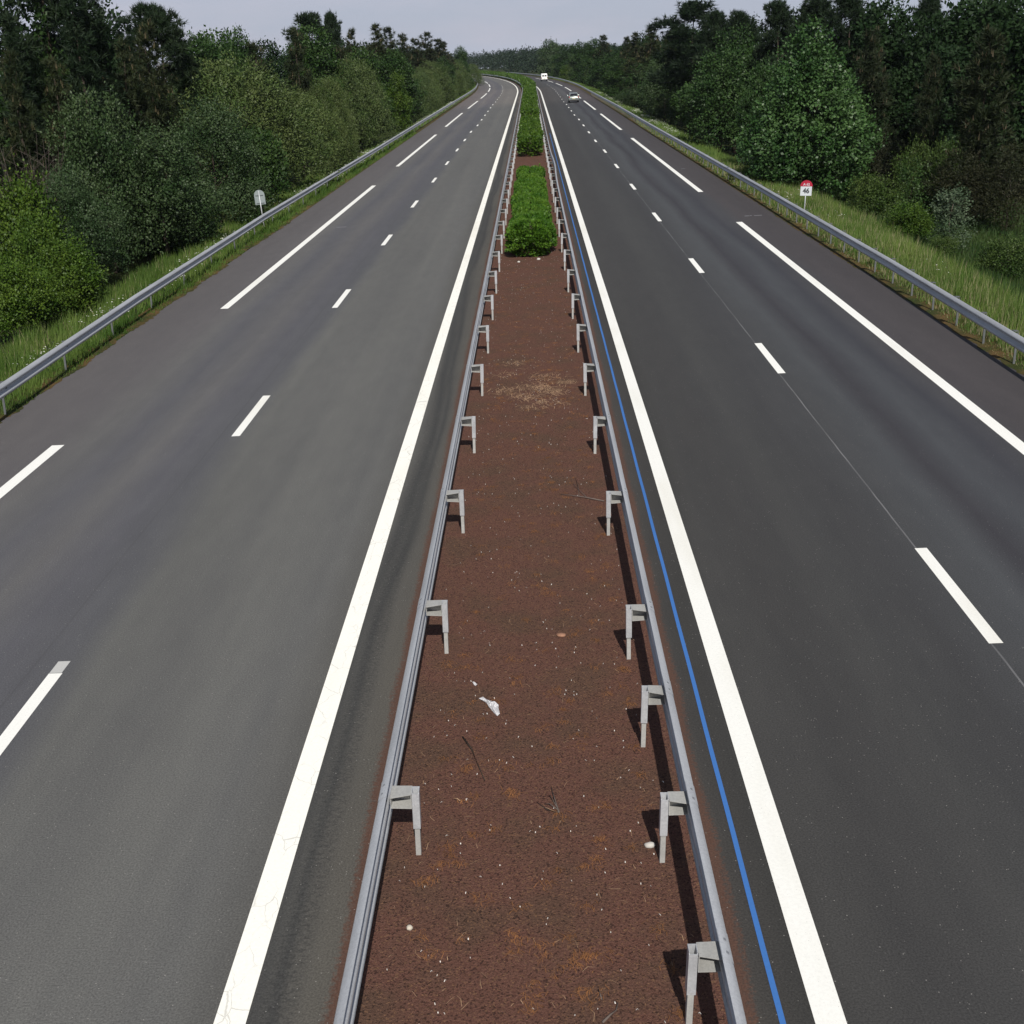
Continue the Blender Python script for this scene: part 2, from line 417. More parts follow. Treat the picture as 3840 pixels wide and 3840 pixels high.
# ------------------------------------------------------------------ markings (4 mm above the asphalt)
ZM = .004
solid_s = stations(-10, 700, 1.0, 8.0)
strips_obj('left_edge_line', [strip(-2.50, -2.25, solid_s, ZM)], M['paint_left'], 'solid white cracked edge line left of the reserve', 'road marking')
strips_obj('right_edge_line', [strip(2.03, 2.26, solid_s, ZM)], M['paint'], 'solid white edge line right of the reserve', 'road marking')
sb = stations(-10, 118, .5, 8.0)
strips_obj('blue_line', [strip(1.769 + .002 * np.sin(sb * 2.1), 1.815 + .002 * np.sin(sb * 2.1), sb, ZM)], M['paint_blue'], 'thin blue painted line beside the right median guardrail', 'road marking')
def dashes(u, w, list_ab, du=None):
    return [strip(u - w / 2, u + w / 2, np.linspace(a, b, max(2, int((b - a) / 2) + 2)), ZM) for a, b in list_ab]
Lst = [10.6, 23.28, 36.5, 49.4, 62.36, 75.15, 87.6, 100.4, 112.6, 125.2, 137.0, 149.2, 160.8, 172.5, 184.2] + [195.9 + 11.7 * k for k in range(12)]
strips_obj('left_lane_line', dashes(-5.93, .17, [(a, a + 3.1) for a in Lst[1:5]]) + dashes(-5.86, .16, [(a, a + 3) for a in Lst[5:10]]) + dashes(-5.68, .15, [(a, a + 2.8) for a in Lst[10:16]]) + dashes(-5.55, .12, [(a, a + 2.6) for a in Lst[16:]])
           + dashes(-5.89, .17, [(10.45, 13.30)]), M['paint'], 'short white dashes between the two left lanes', 'road marking')
strips_obj('left_lane_line_worn_tip', dashes(-5.895, .155, [(13.31, 13.62)]), M['paint_dull'], 'worn grey end of the nearest left lane dash', 'road marking')
Rst = [.1, 13.17, 26.36, 39.61, 52.69, 65.7, 78.66, 91.5, 103.1, 115.0, 126.7, 138.7, 149.6, 160.9, 171.8, 182.3, 193.3] + [204.8 + 11.5 * k for k in range(10)]
strips_obj('right_lane_line', dashes(5.46, .17, [(a, a + 3) for a in Rst[:4]]) + dashes(5.42, .16, [(a, a + 3) for a in Rst[4:8]]) + dashes(5.32, .15, [(a, a + 2.8) for a in Rst[8:12]]) + dashes(5.20, .13, [(a, a + 2.7) for a in Rst[12:16]]) + dashes(5.1, .1, [(a, a + 2.6) for a in Rst[16:]]),
           M['paint'], 'short white dashes between the two right lanes', 'road marking')
def udash(ufun, w, lst):
    r = []
    for a, b in lst:
        s = np.linspace(a, b, int((b - a) / 2) + 2); u = np.interp(s, *ufun)
        r.append(strip(u - w / 2, u + w / 2, s, ZM))
    return r
strips_obj('left_shoulder_line', udash(([0, 23, 60, 125, 172, 218, 300], [-9.47, -9.46, -9.37, -9.2, -9.08, -8.80, -8.55]), .25, [(-16, 23.18), (37.18, 74.98), (88.36, 124.8), (138.9, 172.4), (187, 217.8), (231, 262), (275, 306), (319, 350), (363, 394), (407, 440), (452, 484)]),
           M['paint'], 'long white dashes along the left hard shoulder', 'road marking')
strips_obj('right_shoulder_line', udash(([0, 23, 60, 125, 172, 218, 300], [8.46, 8.50, 8.50, 8.32, 8.2, 8.05, 7.8]), .25, [(10.9, 51.3), (63.1, 105.7), (117.7, 150.7), (162.3, 194.6), (206, 237), (249, 280), (292, 322), (334, 364), (376, 406)]),
           M['paint'], 'long white dashes along the right hard shoulder', 'road marking')
strips_obj('shoulder_ticks', [strip(a, b, np.array([s, s + .14]), ZM) for a, b, s in ((9.02, 9.22, 53.0), (9.25, 9.33, 53.05), (9.42, 9.75, 53.0), (9.0, 9.25, 76))] + [strip(-8.75, -8.3, np.array([55.8, 55.92]), ZM)],
           M['paint_grey'], 'faint small white survey marks on the hard shoulders', 'road marking')

# ------------------------------------------------------------------ guardrails
WPROF = [(0.004, .310), (.022, .306), (.070, .268), (.081, .252), (.083, .238), (.081, .222), (.070, .208), (.014, .172), (.004, .155), (.014, .138), (.070, .102), (.081, .088), (.083, .072), (.081, .058), (.070, .042), (.022, .004), (.004, 0)]
def rail_mesh(name, ufun, side, s, zb, mats):
    """side=+1: traffic on the +u side"""
    prof = WPROF + [(d - .0045, z) for d, z in WPROF[::-1]]
    k = len(prof); rings = []
    u = ufun(s)
    for d, z in prof:
        rings.append(P(u + side * d, s, zb + z))
    V = np.stack(rings, 1).reshape(-1, 3)
    i = np.arange(len(s) - 1)[:, None] * k; j = np.arange(k)[None, :]; j2 = (j + 1) % k
    Fq = np.stack([i + j, i + j2, i + k + j2, i + k + j], -1).reshape(-1, 4)
    if side < 0: Fq = Fq[:, ::-1]
    return big_mesh(name, V, Fq, mats, smooth=False)
TILT = .0305          # the carriageway is banked, posts and signs stand plumb
def post_proto(side, root):
    """one median post with sleeve and spacer bracket; rail lies on the side*(+x) of the post"""
    f = MB()
    f.box((0, 0, .15), (.048, .06, .34), bevel=.003)
    p = f.build('post', M['steel_pale'], root)
    b = MB(); w, d, t = .066, .085, .006; z0, z1 = .30, .69; h = z1 - z0; zc = (z0 + z1) / 2
    b.box((0, d / 2, zc), (w, t, h)); b.box((0, -d / 2, zc - .01), (w, t, h - .02)); b.box((w / 2 - t / 2, 0, zc), (t, d - t, h)); b.box((-w / 2 + t / 2, 0, zc), (t, d - t, h))
    sl = b.build('sleeve', M['steel'], p)
    c = MB(); x0 = side * .035; x1 = side * .222; L = (x1 - x0); xc = (x0 + x1) / 2
    c.slab([(x0, -.075, .676), (x1, -.105, .660), (x1, .105, .655), (x0, .075, .672)], (0, 0, .006))
    c.slab([(x0, -.070, .535), (x1, -.085, .552), (x1, .085, .552), (x0, .070, .535)], (0, 0, -.006))
    c.box((x0 + side * .003, 0, .604), (.006, .13, .132))
    c.box((x1 - side * .003, 0, .606), (.006, .16, .100))
    c.slab([(x0 + side * .007, .070, .540), (x1 - side * .007, .080, .556), (x1 - side * .007, .095, .654), (x0 + side * .007, .072, .669)], (0, -.005, 0))
    sp = c.build('spacer', M['steel_pale'], p)
    return p
def copy_tree(o, parent=None):
    c = o.copy(); link(c, parent)
    for ch in list(o.children): copy_tree(ch, c)
    return c

def median_rail(side, label, posts_s):
    root = empty('guardrail'); tag(root, label, 'guardrail', 'guardrails along the motorway')
    uR = 1.318 * side
    s = np.concatenate([np.arange(-8, 130, 2.0), np.arange(130, 640, 6.0)])
    bump = (lambda s: side * .10 * np.exp(-((s - 76) / 7.0) ** 2)) if side > 0 else (lambda s: 0 * s)
    mobj('rail', rail_mesh('rail', lambda s: uR + bump(s), side, s, .42, M['steel']), root)
    bb = MB(); bb.box((0, 0, 0), (.022, .028, .010), bevel=.003); bm_ = bb.mesh('bolt', M['steel_dark'])
    rl = root.children[0]
    for q in posts_s:
        if q < 32:
            for dy in (-.09, .05):
                o = mobj('bolt', bm_, rl, (uR + side * .050, q + dy, .42 + .288)); o.rotation_euler = (0, side * .67, 0)
    for q in posts_s:
        if q < 40:
            ms = rail_mesh('splice', lambda s: uR + side * .0035 + bump(s), side, np.array([q - .17, q + .15]), .421, M['steel'])
            mobj('splice', ms, rl)
    p0 = None
    for q in posts_s:
        x, y, a = frame(q)
        if p0 is None: p = p0 = post_proto(side, root)
        else: p = copy_tree(p0, root)
        pp = P(1.10 * side, q, 0.0)
        p.location = pp; p.rotation_euler = (rnd.uniform(-.012, .012), TILT + rnd.uniform(-.015, .015), float(a) + rnd.uniform(-.05, .05))
    return root
pl = [5.4 + 4.03 * k for k in range(60)]
pr_ = [3.2, 5.2, 7.25, 9.2, 11.15, 13.13] + [17.15 + 4.03 * k for k in range(57)]
median_rail(-1, 'galvanised median guardrail on the left edge of the red gravel strip', [q for q in pl])
median_rail(1, 'galvanised median guardrail beside the blue painted line', [q for q in pr_])

def outer_rail(side, ufun, label, spacing, s0, zb, nmax):
    root = empty('guardrail'); tag(root, label, 'guardrail', 'guardrails along the motorway')
    s = np.concatenate([np.arange(8, 130, 2.0), np.arange(130, 640, 6.0)])
    mobj('rail', rail_mesh('rail', ufun, -side, s, zb, M['steel']), root)
    f = MB(); f.box((0, 0, .31), (.05, .028, .80), bevel=.003)
    f.box((-side * .06, 0, .62), (.10, .06, .14), bevel=.004)
    f.slab([(.01 * side, -.05, .742), (-.10 * side, -.09, .742), (-.10 * side, .09, .742), (.01 * side, .05, .742)], (0, 0, .012))
    pm = f.mesh('post', M['steel_post'])
    for k in range(nmax):
        q = s0 + spacing * k; x, y, a = frame(q)
        p = mobj('post', pm, root); p.location = P(float(ufun(np.array([q]))[0]) + side * .125, q, -.02)
        p.rotation_euler = (rnd.uniform(-.02, .02), TILT + rnd.uniform(-.02, .02), float(a))
    return root
ULX = lambda s: np.interp(s, [8, 20, 25, 36, 56, 100, 300], [-11.35, -11.37, -11.42, -11.72, -11.95, -11.80, -11.65])
URX = lambda s: np.interp(s, [8, 25, 36, 58, 115, 155, 215, 300], [10.3, 10.33, 10.48, 10.53, 10.45, 10.5, 10.25, 10.0])
outer_rail(-1, ULX, 'outer guardrail along the grass on the far left of the motorway', 4.05, 13.6, .44, 78)
outer_rail(1, URX, 'outer guardrail along the tall grass on the far right of the motorway', 2.0, 20.3, .44, 100)

# ------------------------------------------------------------------ foliage generators
def unit(v): return v / np.maximum(np.linalg.norm(v, axis=-1, keepdims=True), 1e-6)
def leaves(c, d, L, W, r, nrm=None, jit=.55):
    """rhombic leaves: base c, direction d (unit), length L, width W"""
    n = len(c); q = r.normal(size=(n, 3))
    if nrm is not None: q = nrm + q * jit
    side = unit(np.cross(d, q))
    L = np.broadcast_to(L, (n,))[:, None]; W = np.broadcast_to(W, (n,))[:, None]
    V = np.stack([c, c + d * L * .45 + side * W * .5, c + d * L, c + d * L * .45 - side * W * .5], 1).reshape(-1, 3)
    Fq = np.arange(n * 4).reshape(-1, 4)
    return V, Fq
def tris(c, d, L, W, r):
    n = len(c); side = unit(np.cross(d, r.normal(size=(n, 3))))
    L = np.broadcast_to(L, (n,))[:, None]; W = np.broadcast_to(W, (n,))[:, None]
    V = np.stack([c - side * W * .5, c + side * W * .5, c + d * L], 1).reshape(-1, 3)
    return V, np.arange(n * 3).reshape(-1, 3)

def crown(name, mat, lobes, seed, n_sprig, per, leaf, sprig=.5, up=.35, spread=.12, shell=.45, droop=0.0, rough=.16, low=-.55):
    """lobes: list of (x,y,z,rx,ry,rz) in metres. Sprigs of leaves stand on the lobes' shells."""
    r = np.random.default_rng(seed)
    Lb = np.array(lobes, float); area = (Lb[:, 3] * Lb[:, 4] + Lb[:, 4] * Lb[:, 5] + Lb[:, 3] * Lb[:, 5]); pr = area / area.sum()
    k = r.choice(len(Lb), n_sprig, p=pr); d = unit(r.normal(size=(n_sprig, 3)))
    keep = (d[:, 2] > low) | (r.random(n_sprig) < .25); k, d = k[keep], d[keep]
    ph = r.random((4, 3)) * 9
    bump = sum(np.sin((d * (3 + 2.5 * q)) @ unit(r.normal(size=3)) + ph[q % 4, 0] + k * 1.7) for q in range(4)) / 4
    depth = 1 - shell * r.random(len(k)) ** 2.0
    c = Lb[k, :3] + Lb[k, 3:] * d * (depth * (1 + rough * bump))[:, None]
    # drop sprigs buried in other lobes
    q = np.linalg.norm((c[:, None, :] - Lb[None, :, :3]) / Lb[None, :, 3:], axis=2)
    q[np.arange(len(k)), k] = 9
    c_ok = (q.min(1) > .62) & (c[:, 2] > .05)
    c, d, k = c[c_ok], d[c_ok], k[c_ok]; n = len(c)
    ax = unit(d * .8 + np.array([0, 0, up - droop]) + r.normal(size=(n, 3)) * .35)
    t = r.random((n, per)) * 1.1 - .1
    sl = sprig * (.6 + .8 * r.random((n, 1)))
    p = c[:, None, :] + ax[:, None, :] * (t * sl)[..., None] + r.normal(size=(n, per, 3)) * spread
    ld = unit(ax[:, None, :] * .7 + r.normal(size=(n, per, 3)) * .6 + np.array([0, 0, -.25 * (droop > 0)]))
    tint = np.clip(.30 * r.random(len(Lb))[k][:, None] + .40 * r.random((n, 1)) + .30 * r.random((n, per)), 0, 1)
    ll = leaf[0] * (.7 + .6 * r.random(n * per)); ww = leaf[1] * (.7 + .6 * r.random(n * per))
    nr = np.repeat((d + np.array([0, 0, .45]))[:, None, :], per, 1).reshape(-1, 3)
    V, Fq = leaves(p.reshape(-1, 3), ld.reshape(-1, 3), ll, ww, r, nr)
    return big_mesh(name, V, Fq, mat, tint=tint.ravel())

def dome_lobes(seed, h, R, n, base=.0, flat=.5, rl=(.32, .5), ball=1.0):
    """lobes filling a dome of height h and radius R"""
    r = random.Random(seed); out = [(0, 0, h * .45, R * .62, R * .62, h * .42)]
    for i in range(n):
        a = r.uniform(0, 2 * PI); e = r.uniform(0, 1)
        zz = base + (h - base) * (.12 + .72 * e); prof = math.sqrt(max(.05, 1 - max(0, (e - .25) / .8) ** 2))
        rr = R * prof * r.uniform(.45, .75); q = R * r.uniform(*rl)
        out.append((rr * math.cos(a), rr * math.sin(a), zz, q, q, q * r.uniform(.7, 1.0) * ball))
    out.append((r.uniform(-.1, .1) * R, 0, h - R * .3, R * .42, R * .42, R * .33))
    return out
def cone_lobes(seed, h, R, n, base=.6):
    r = random.Random(seed); out = [(0, 0, h * .4, R * .5, R * .5, h * .38)]
    for i in range(n):
        e = (i + r.random()) / n; a = i * 2.4 + r.uniform(-.4, .4)
        rad = R * (1 - .86 * e ** 1.4) * min(1, .62 + 1.5 * e); q = max(.35, rad * r.uniform(.34, .5))
        rr = rad * r.uniform(.55, .78)
        out.append((rr * math.cos(a), rr * math.sin(a), base + (h - base) * e * .95, q, q, q * .62))
    out.append((0, 0, h - .5, .45, .45, .6))
    return out

def trunk_mesh(name, seed, h, r0, limbs, mat, lean=0.0, spreadR=2.0, top=.9, n=7):
    r = random.Random(seed); b = MB()
    pts = []; K = 7
    for i in range(K):
        t = i / (K - 1)
        pts.append((lean * t * t + r.uniform(-.06, .06) * (i > 0), r.uniform(-.06, .06) * (i > 0), h * top * t - .15 * (i == 0)))
    b.tube(pts, [r0 * (1 - .8 * i / (K - 1)) * (1.25 if i == 0 else 1) for i in range(K)], n)
    for j in range(limbs):
        t = r.uniform(.25, .85); a = r.uniform(0, 2 * PI)
        x = lean * t * t; z = h * top * t; ln = spreadR * r.uniform(.5, .95) * (1.1 - .6 * t)
        p1 = (x + ln * .5 * math.cos(a), ln * .5 * math.sin(a), z + ln * .35); p2 = (x + ln * math.cos(a), ln * math.sin(a), z + ln * r.uniform(.5, .8))
        b.tube([(x, 0, z), p1, p2], [r0 * .38 * (1.1 - t * .6), r0 * .24 * (1.1 - t * .6), r0 * .08], 5)
    return b.mesh(name, mat)

def needle_tufts(c, ax, r, per, L, W, tintbase):
    n = len(c)
    d = unit(ax[:, None, :] * .75 + r.normal(size=(n, per, 3)) * .55)
    p = np.repeat(c[:, None, :], per, 1) + r.normal(size=(n, per, 3)) * .03
    V, Fq = tris(p.reshape(-1, 3), d.reshape(-1, 3), L * (.7 + .6 * r.random(n * per)), W, r)
    tint = np.clip(tintbase[:, None] * .6 + .4 * r.random((n, per)), 0, 1).ravel()
    return V, Fq, tint
def pine_mesh(name, mat, seed, h, R, z0=.7, power=.85, whorl=.55, nb=7, upang=.5, candles=True, per=16, L=.32, W=.045, droop=0):
    r = np.random.default_rng(seed); C = []; A = []; cand = []
    z = z0
    while z < h - .3:
        e = (z - z0) / (h - z0); rad = R * (1 - e) ** power * r.uniform(.8, 1.15) + .12
        for j in range(nb if e < .8 else 4):
            a = r.uniform(0, 2 * PI); ln = rad * r.uniform(.75, 1.12); ua = upang * (.5 + .9 * e) - droop * (1 - e)
            m = max(3, int(ln / .2))
            for q in range(m):
                t = .25 + .75 * (q + r.random()) / m
                zz = z + math.sin(ua) * ln * t * (.4 + .6 * t)
                pt = np.array([math.cos(a) * ln * t, math.sin(a) * ln * t, zz]) + r.normal(size=3) * .10
                C.append(pt); A.append(unit(np.array([math.cos(a) * math.cos(ua), math.sin(a) * math.cos(ua), math.sin(ua) + .45]) + r.normal(size=3) * .25))
            if candles and r.random() < .16 + .5 * e: cand.append((C[-1], 1))
        for q in range(5):
            pt = np.array([0, 0, z]) + r.normal(size=3) * np.array([.3, .3, .2]) * min(1, rad)
            C.append(pt); A.append(unit(r.normal(size=3) * np.array([1, 1, .3]) + np.array([0, 0, .7])))
        z += whorl * r.uniform(.8, 1.2)
    C.append(np.array([0, 0, h - .35])); A.append(np.array([0, 0, 1.]))
    C = np.array(C); A = np.array(A)
    V, Fq, ti = needle_tufts(C, A, r, per, L, W, r.random(len(C)))
    if candles and cand:
        cc = np.array([c for c, _ in cand]); cc = np.repeat(cc, 3, 0) + r.normal(size=(len(cc) * 3, 3)) * .06
        d = unit(np.array([0, 0, 1.]) + r.normal(size=(len(cc), 3)) * .15)
        V2, F2 = tris(cc, d, .18 + .22 * r.random(len(cc)), .05, r)
        Fq = np.concatenate([Fq, F2 + len(V)]); V = np.concatenate([V, V2]); ti = np.concatenate([ti, np.full(len(cc), 2.0)])
    return big_mesh(name, V, Fq, mat, tint=ti)
def tall_pine_mesh(name, mat, seed, h, R, nlobe=19, crown_base=.5, per=14):
    r = np.random.default_rng(seed); rr = random.Random(seed); lob = []
    for i in range(nlobe):
        e = i / (nlobe - 1); a = i * 2.4 + rr.uniform(-.5, .5); zc = h * (crown_base + (1 - crown_base) * (e * .93))
        rad = R * (.85 * math.sin(PI * (.25 + .68 * e)) + .1) * rr.uniform(.5, .9); q = R * rr.uniform(.2, .36)
        lob.append((rad * math.cos(a), rad * math.sin(a), zc, q, q, q * .62))
    lob.append((0, 0, h - R * .22, R * .28, R * .28, R * .22))
    Lb = np.array(lob); n = 1900
    k = r.choice(len(Lb), n, p=Lb[:, 3] ** 2 / (Lb[:, 3] ** 2).sum()); d = unit(r.normal(size=(n, 3)) + np.array([0, 0, .25]))
    c = Lb[k, :3] + Lb[k, 3:] * d * (1 - .4 * r.random((n, 1)) ** 2) * (1 + .35 * np.sin(d[:, :1] * 5 + k[:, None]) * np.cos(d[:, 2:] * 4 + k[:, None] * 2)) + r.normal(size=(n, 3)) * .12
    ax = unit(d + np.array([0, 0, .6]) + r.normal(size=(n, 3)) * .3)
    V, Fq, ti = needle_tufts(c, ax, r, per, .36, .055, r.random(n))
    return big_mesh(name, V, Fq, mat, tint=ti)

PROTO = {}   # kind -> list of (crown mesh, trunk mesh, nominal height, nominal radius)
def reg(kind, cr, tr, h, R):
    co = np.empty(len(cr.vertices) * 3, dtype=np.float32); cr.vertices.foreach_get('co', co); co = co.reshape(-1, 3)
    h = float(np.percentile(co[:, 2], 99.7)); R = float(np.percentile(np.hypot(co[:, 0], co[:, 1]), 95))
    PROTO.setdefault(kind, []).append((cr, tr, h, R))
for i in range(3):
    reg('willow', crown('crown', F['willow'], [(0, 0, 2.9, 3.5, 3.5, 3.7), (.3, -.2, 4.2, 2.6, 2.6, 2.8)] + dome_lobes(20 + i, 7.2, 4.0, 15, rl=(.26, .42))[1:], 20 + i, 6200, 11, (.15, .062), sprig=.55, up=.5, spread=.11, rough=.1), trunk_mesh('trunk', 20 + i, 6, .16, 9, M['bark'], 0, 2.6), 7.2, 4.0)
for i in range(2):
    reg('silver_bush', crown('crown', F['silver'], dome_lobes(30 + i, 6.2, 2.6, 24, rl=(.22, .40)), 30 + i, 3400, 11, (.115, .075), sprig=.62, up=.75, spread=.09, rough=.3), trunk_mesh('trunk', 30 + i, 5.4, .10, 10, M['bark'], 0, 1.8), 6.2, 2.6)
for i in range(3):
    reg('broad_tree', crown('crown', F['broad'], dome_lobes(40 + i, 9, 2.7, 30, base=.4, rl=(.24, .42)), 40 + i, 3000, 11, (.2, .13), sprig=.5, up=.3, spread=.14, rough=.28), trunk_mesh('trunk', 40 + i, 8, .18, 9, M['bark'], 0, 2.0), 9, 2.7)
for i in range(2):
    reg('broad_bush', crown('crown', F['broad'], dome_lobes(50 + i, 2.6, 1.4, 12, rl=(.3, .5)), 50 + i, 1300, 9, (.13, .085), sprig=.36, up=.4, spread=.09), trunk_mesh('trunk', 50 + i, 2.0, .05, 7, M['bark'], 0, 1.0), 2.6, 1.4)
    reg('bright_shrub', crown('crown', F['bright'], dome_lobes(55 + i, 3.0, 1.4, 24, rl=(.16, .34)), 55 + i, 2000, 10, (.105, .072), sprig=.6, up=.6, spread=.085, rough=.5), trunk_mesh('trunk', 55 + i, 2.4, .05, 7, M['bark'], 0, 1.0), 3.0, 1.4)
    reg('light_bush', crown('crown', F['light'], dome_lobes(150 + i, 2.2, 1.4, 16, rl=(.22, .4)), 150 + i, 1300, 9, (.10, .06), sprig=.40, up=.7, spread=.08, rough=.35), trunk_mesh('trunk', 150 + i, 1.8, .04, 7, M['bark'], 0, 1.0), 2.2, 1.4)
    reg('thicket', crown('crown', F['thicket'], dome_lobes(65 + i, 3.4, 1.5, 12, rl=(.3, .5)), 65 + i, 1400, 9, (.12, .05), sprig=.5, up=.5, spread=.14), trunk_mesh('trunk', 65 + i, 2.8, .05, 9, M['twig'], 0, 1.2), 3.4, 1.5)
reg('linden', crown('crown', F['linden'], cone_lobes(61, 8.6, 3.7, 62), 61, 5200, 11, (.165, .125), sprig=.46, up=.15, spread=.10, rough=.24, shell=.3), trunk_mesh('trunk', 61, 7.6, .18, 14, M['bark'], 0, 2.6), 8.6, 3.7)
F['round'] = foliage('round_tree_leaves', (.012, .032, .010), (.058, .105, .030), .5, .2, .16)
reg('round_tree', crown('crown', F['round'], dome_lobes(62, 7, 3.0, 34, base=.5, rl=(.24, .40)), 62, 3600, 11, (.165, .12), sprig=.46, up=.3, spread=.11, rough=.28), trunk_mesh('trunk', 62, 6.2, .16, 10, M['bark'], 0, 2.0), 7, 3)
reg('bright_tree', crown('crown', F['lime'], dome_lobes(71, 6.2, 1.7, 20, rl=(.34, .52)), 71, 1500, 10, (.2, .13), sprig=.5, up=.4, spread=.13, rough=.25), trunk_mesh('trunk', 71, 5.4, .12, 8, M['bark'], 0, 1.3), 6.2, 1.7)
reg('poplar', crown('crown', F['poplar'], dome_lobes(73, 12, 4.2, 24, rl=(.26, .42)), 73, 2400, 10, (.4, .26), sprig=.9, up=.6, spread=.28, rough=.25), trunk_mesh('trunk', 73, 11, .22, 9, M['bark'], 0, 3.0), 12, 4.2)
for i in range(3):
    reg('deep_tree', crown('crown', F['deepwood'], dome_lobes(140 + i, 9, 2.7, 26, base=.2, rl=(.26, .42)), 140 + i, 2400, 10, (.24, .16), sprig=.55, up=.3, spread=.16, rough=.28), trunk_mesh('trunk', 140 + i, 8, .18, 7, M['bark'], 0, 2.0), 9, 2.7)
for i in range(3):
    reg('young_pine', pine_mesh('crown', F['pine'], 80 + i, 9.5, 1.75, nb=8, whorl=.48, power=.7, per=18), trunk_mesh('trunk', 80 + i, 9.3, .13, 0, M['bark'], .1 * i, 1), 9.5, 1.75)
for i in range(2):
    reg('brown_pine', pine_mesh('crown', F['brown'], 85 + i, 8.6, 1.9, nb=9, whorl=.42, per=18), trunk_mesh('trunk', 85 + i, 8.0, .10, 5, M['bark'], .1, 1.2), 8.6, 1.9)
for i in range(3):
    reg('tall_pine', tall_pine_mesh('crown', F['pinetall'], 90 + i, 12, 2.5, crown_base=(.36, .5, .42)[i]), trunk_mesh('trunk', 90 + i, 11.6, .17, 9, M['bark'], (.2, -.3, .35)[i], 1.7), 12, 2.5)
reg('spire_conifer', pine_mesh('crown', F['pinetall'], 96, 11, 1.25, z0=.6, power=.75, whorl=.42, nb=8, upang=.25, candles=False, per=15, L=.3, droop=.2), trunk_mesh('trunk', 96, 10.8, .13, 0, M['bark'], 0, 1), 11, 1.25)
reg('silver_sapling', crown('crown', F['sapling'], cone_lobes(75, 2.7, .85, 16, base=.2), 75, 560, 9, (.085, .06), sprig=.3, up=.7, spread=.06, rough=.3), trunk_mesh('trunk', 75, 2.5, .03, 8, M['bark_pale'], 0, .6), 2.7, .85)
reg('green_sapling', crown('crown', F['broad'], cone_lobes(76, 3.2, .7, 14, base=.2), 76, 420, 8, (.1, .07), sprig=.35, up=.8, spread=.06, rough=.3), trunk_mesh('trunk', 76, 3.0, .03, 8, M['bark'], 0, .5), 3.2, .7)
def dead_mesh():
    b = MB(); r = random.Random(5)
    for i in range(60):
        a = r.uniform(0, 2 * PI); rr = r.uniform(0, .8); x, y = rr * math.cos(a), rr * math.sin(a); hh = r.uniform(2.5, 6.0)
        pts = [(x, y, -.1)]; dx, dy = math.cos(a) * r.uniform(.1, .6), math.sin(a) * r.uniform(.1, .6)
        for q in range(1, 6):
            t = q / 5; pts.append((x + dx * t * hh * .6 + r.uniform(-.1, .1), y + dy * t * hh * .6 + r.uniform(-.1, .1), hh * t))
        b.tube(pts, [.016, .014, .012, .009, .006, .003], 4)
        for q in (1, 2, 2, 3, 3, 3, 4, 4, 4):
            p = pts[q]; an = r.uniform(0, 2 * PI); l = r.uniform(.4, 1.0)
            b.tube([p, (p[0] + l * .5 * math.cos(an), p[1] + l * .5 * math.sin(an), p[2] + l * .5), (p[0] + l * math.cos(an), p[1] + l * math.sin(an), p[2] + l * .8)], [.007, .006, .003], 3)
    return b.mesh('branches', M['twig'])
DEAD = dead_mesh()

NAMES = {'willow': ('willow_tree', 'willow'), 'silver_bush': ('silver_leaved_bush', 'bush'), 'broad_tree': ('leafy_tree', 'tree'), 'broad_bush': ('green_bush', 'bush'), 'deep_tree': ('leafy_tree', 'tree'), 'round_tree': ('leafy_tree', 'tree'), 'light_bush': ('green_bush', 'bush'), 'bright_shrub': ('yellow_green_shrub', 'shrub'),
         'thicket': ('thicket_bush', 'bush'), 'linden': ('linden_tree', 'tree'), 'bright_tree': ('yellow_green_tree', 'tree'), 'poplar': ('poplar_tree', 'poplar'), 'young_pine': ('young_pine', 'pine'), 'brown_pine': ('brown_pine', 'pine'),
         'tall_pine': ('tall_pine', 'pine'), 'spire_conifer': ('conifer_tree', 'conifer'), 'silver_sapling': ('poplar_sapling', 'sapling'), 'green_sapling': ('green_sapling', 'sapling')}
def plant(kind, x, y, z, h, R, label, group=None, idx=None, rz=None):
    if kind == 'dead_shrub':
        o = mobj('dead_shrub', DEAD, None, (x, y, z)); o.scale = (R / 1.3, R / 1.3, h / 6.0)
        return tag(o, label, 'shrub', group)
    pk = PROTO[kind]; cr, tr, h0, R0 = pk[rnd.randrange(len(pk)) if idx is None else idx]
    nm, cat = NAMES[kind]
    root = empty(nm, (x, y, z), rnd.uniform(0, 2 * PI) if rz is None else rz)
    root.scale = (R / R0, R / R0, h / h0); tag(root, label, cat, group)
    mobj('trunk', tr, root); mobj('crown', cr, root)
    return root
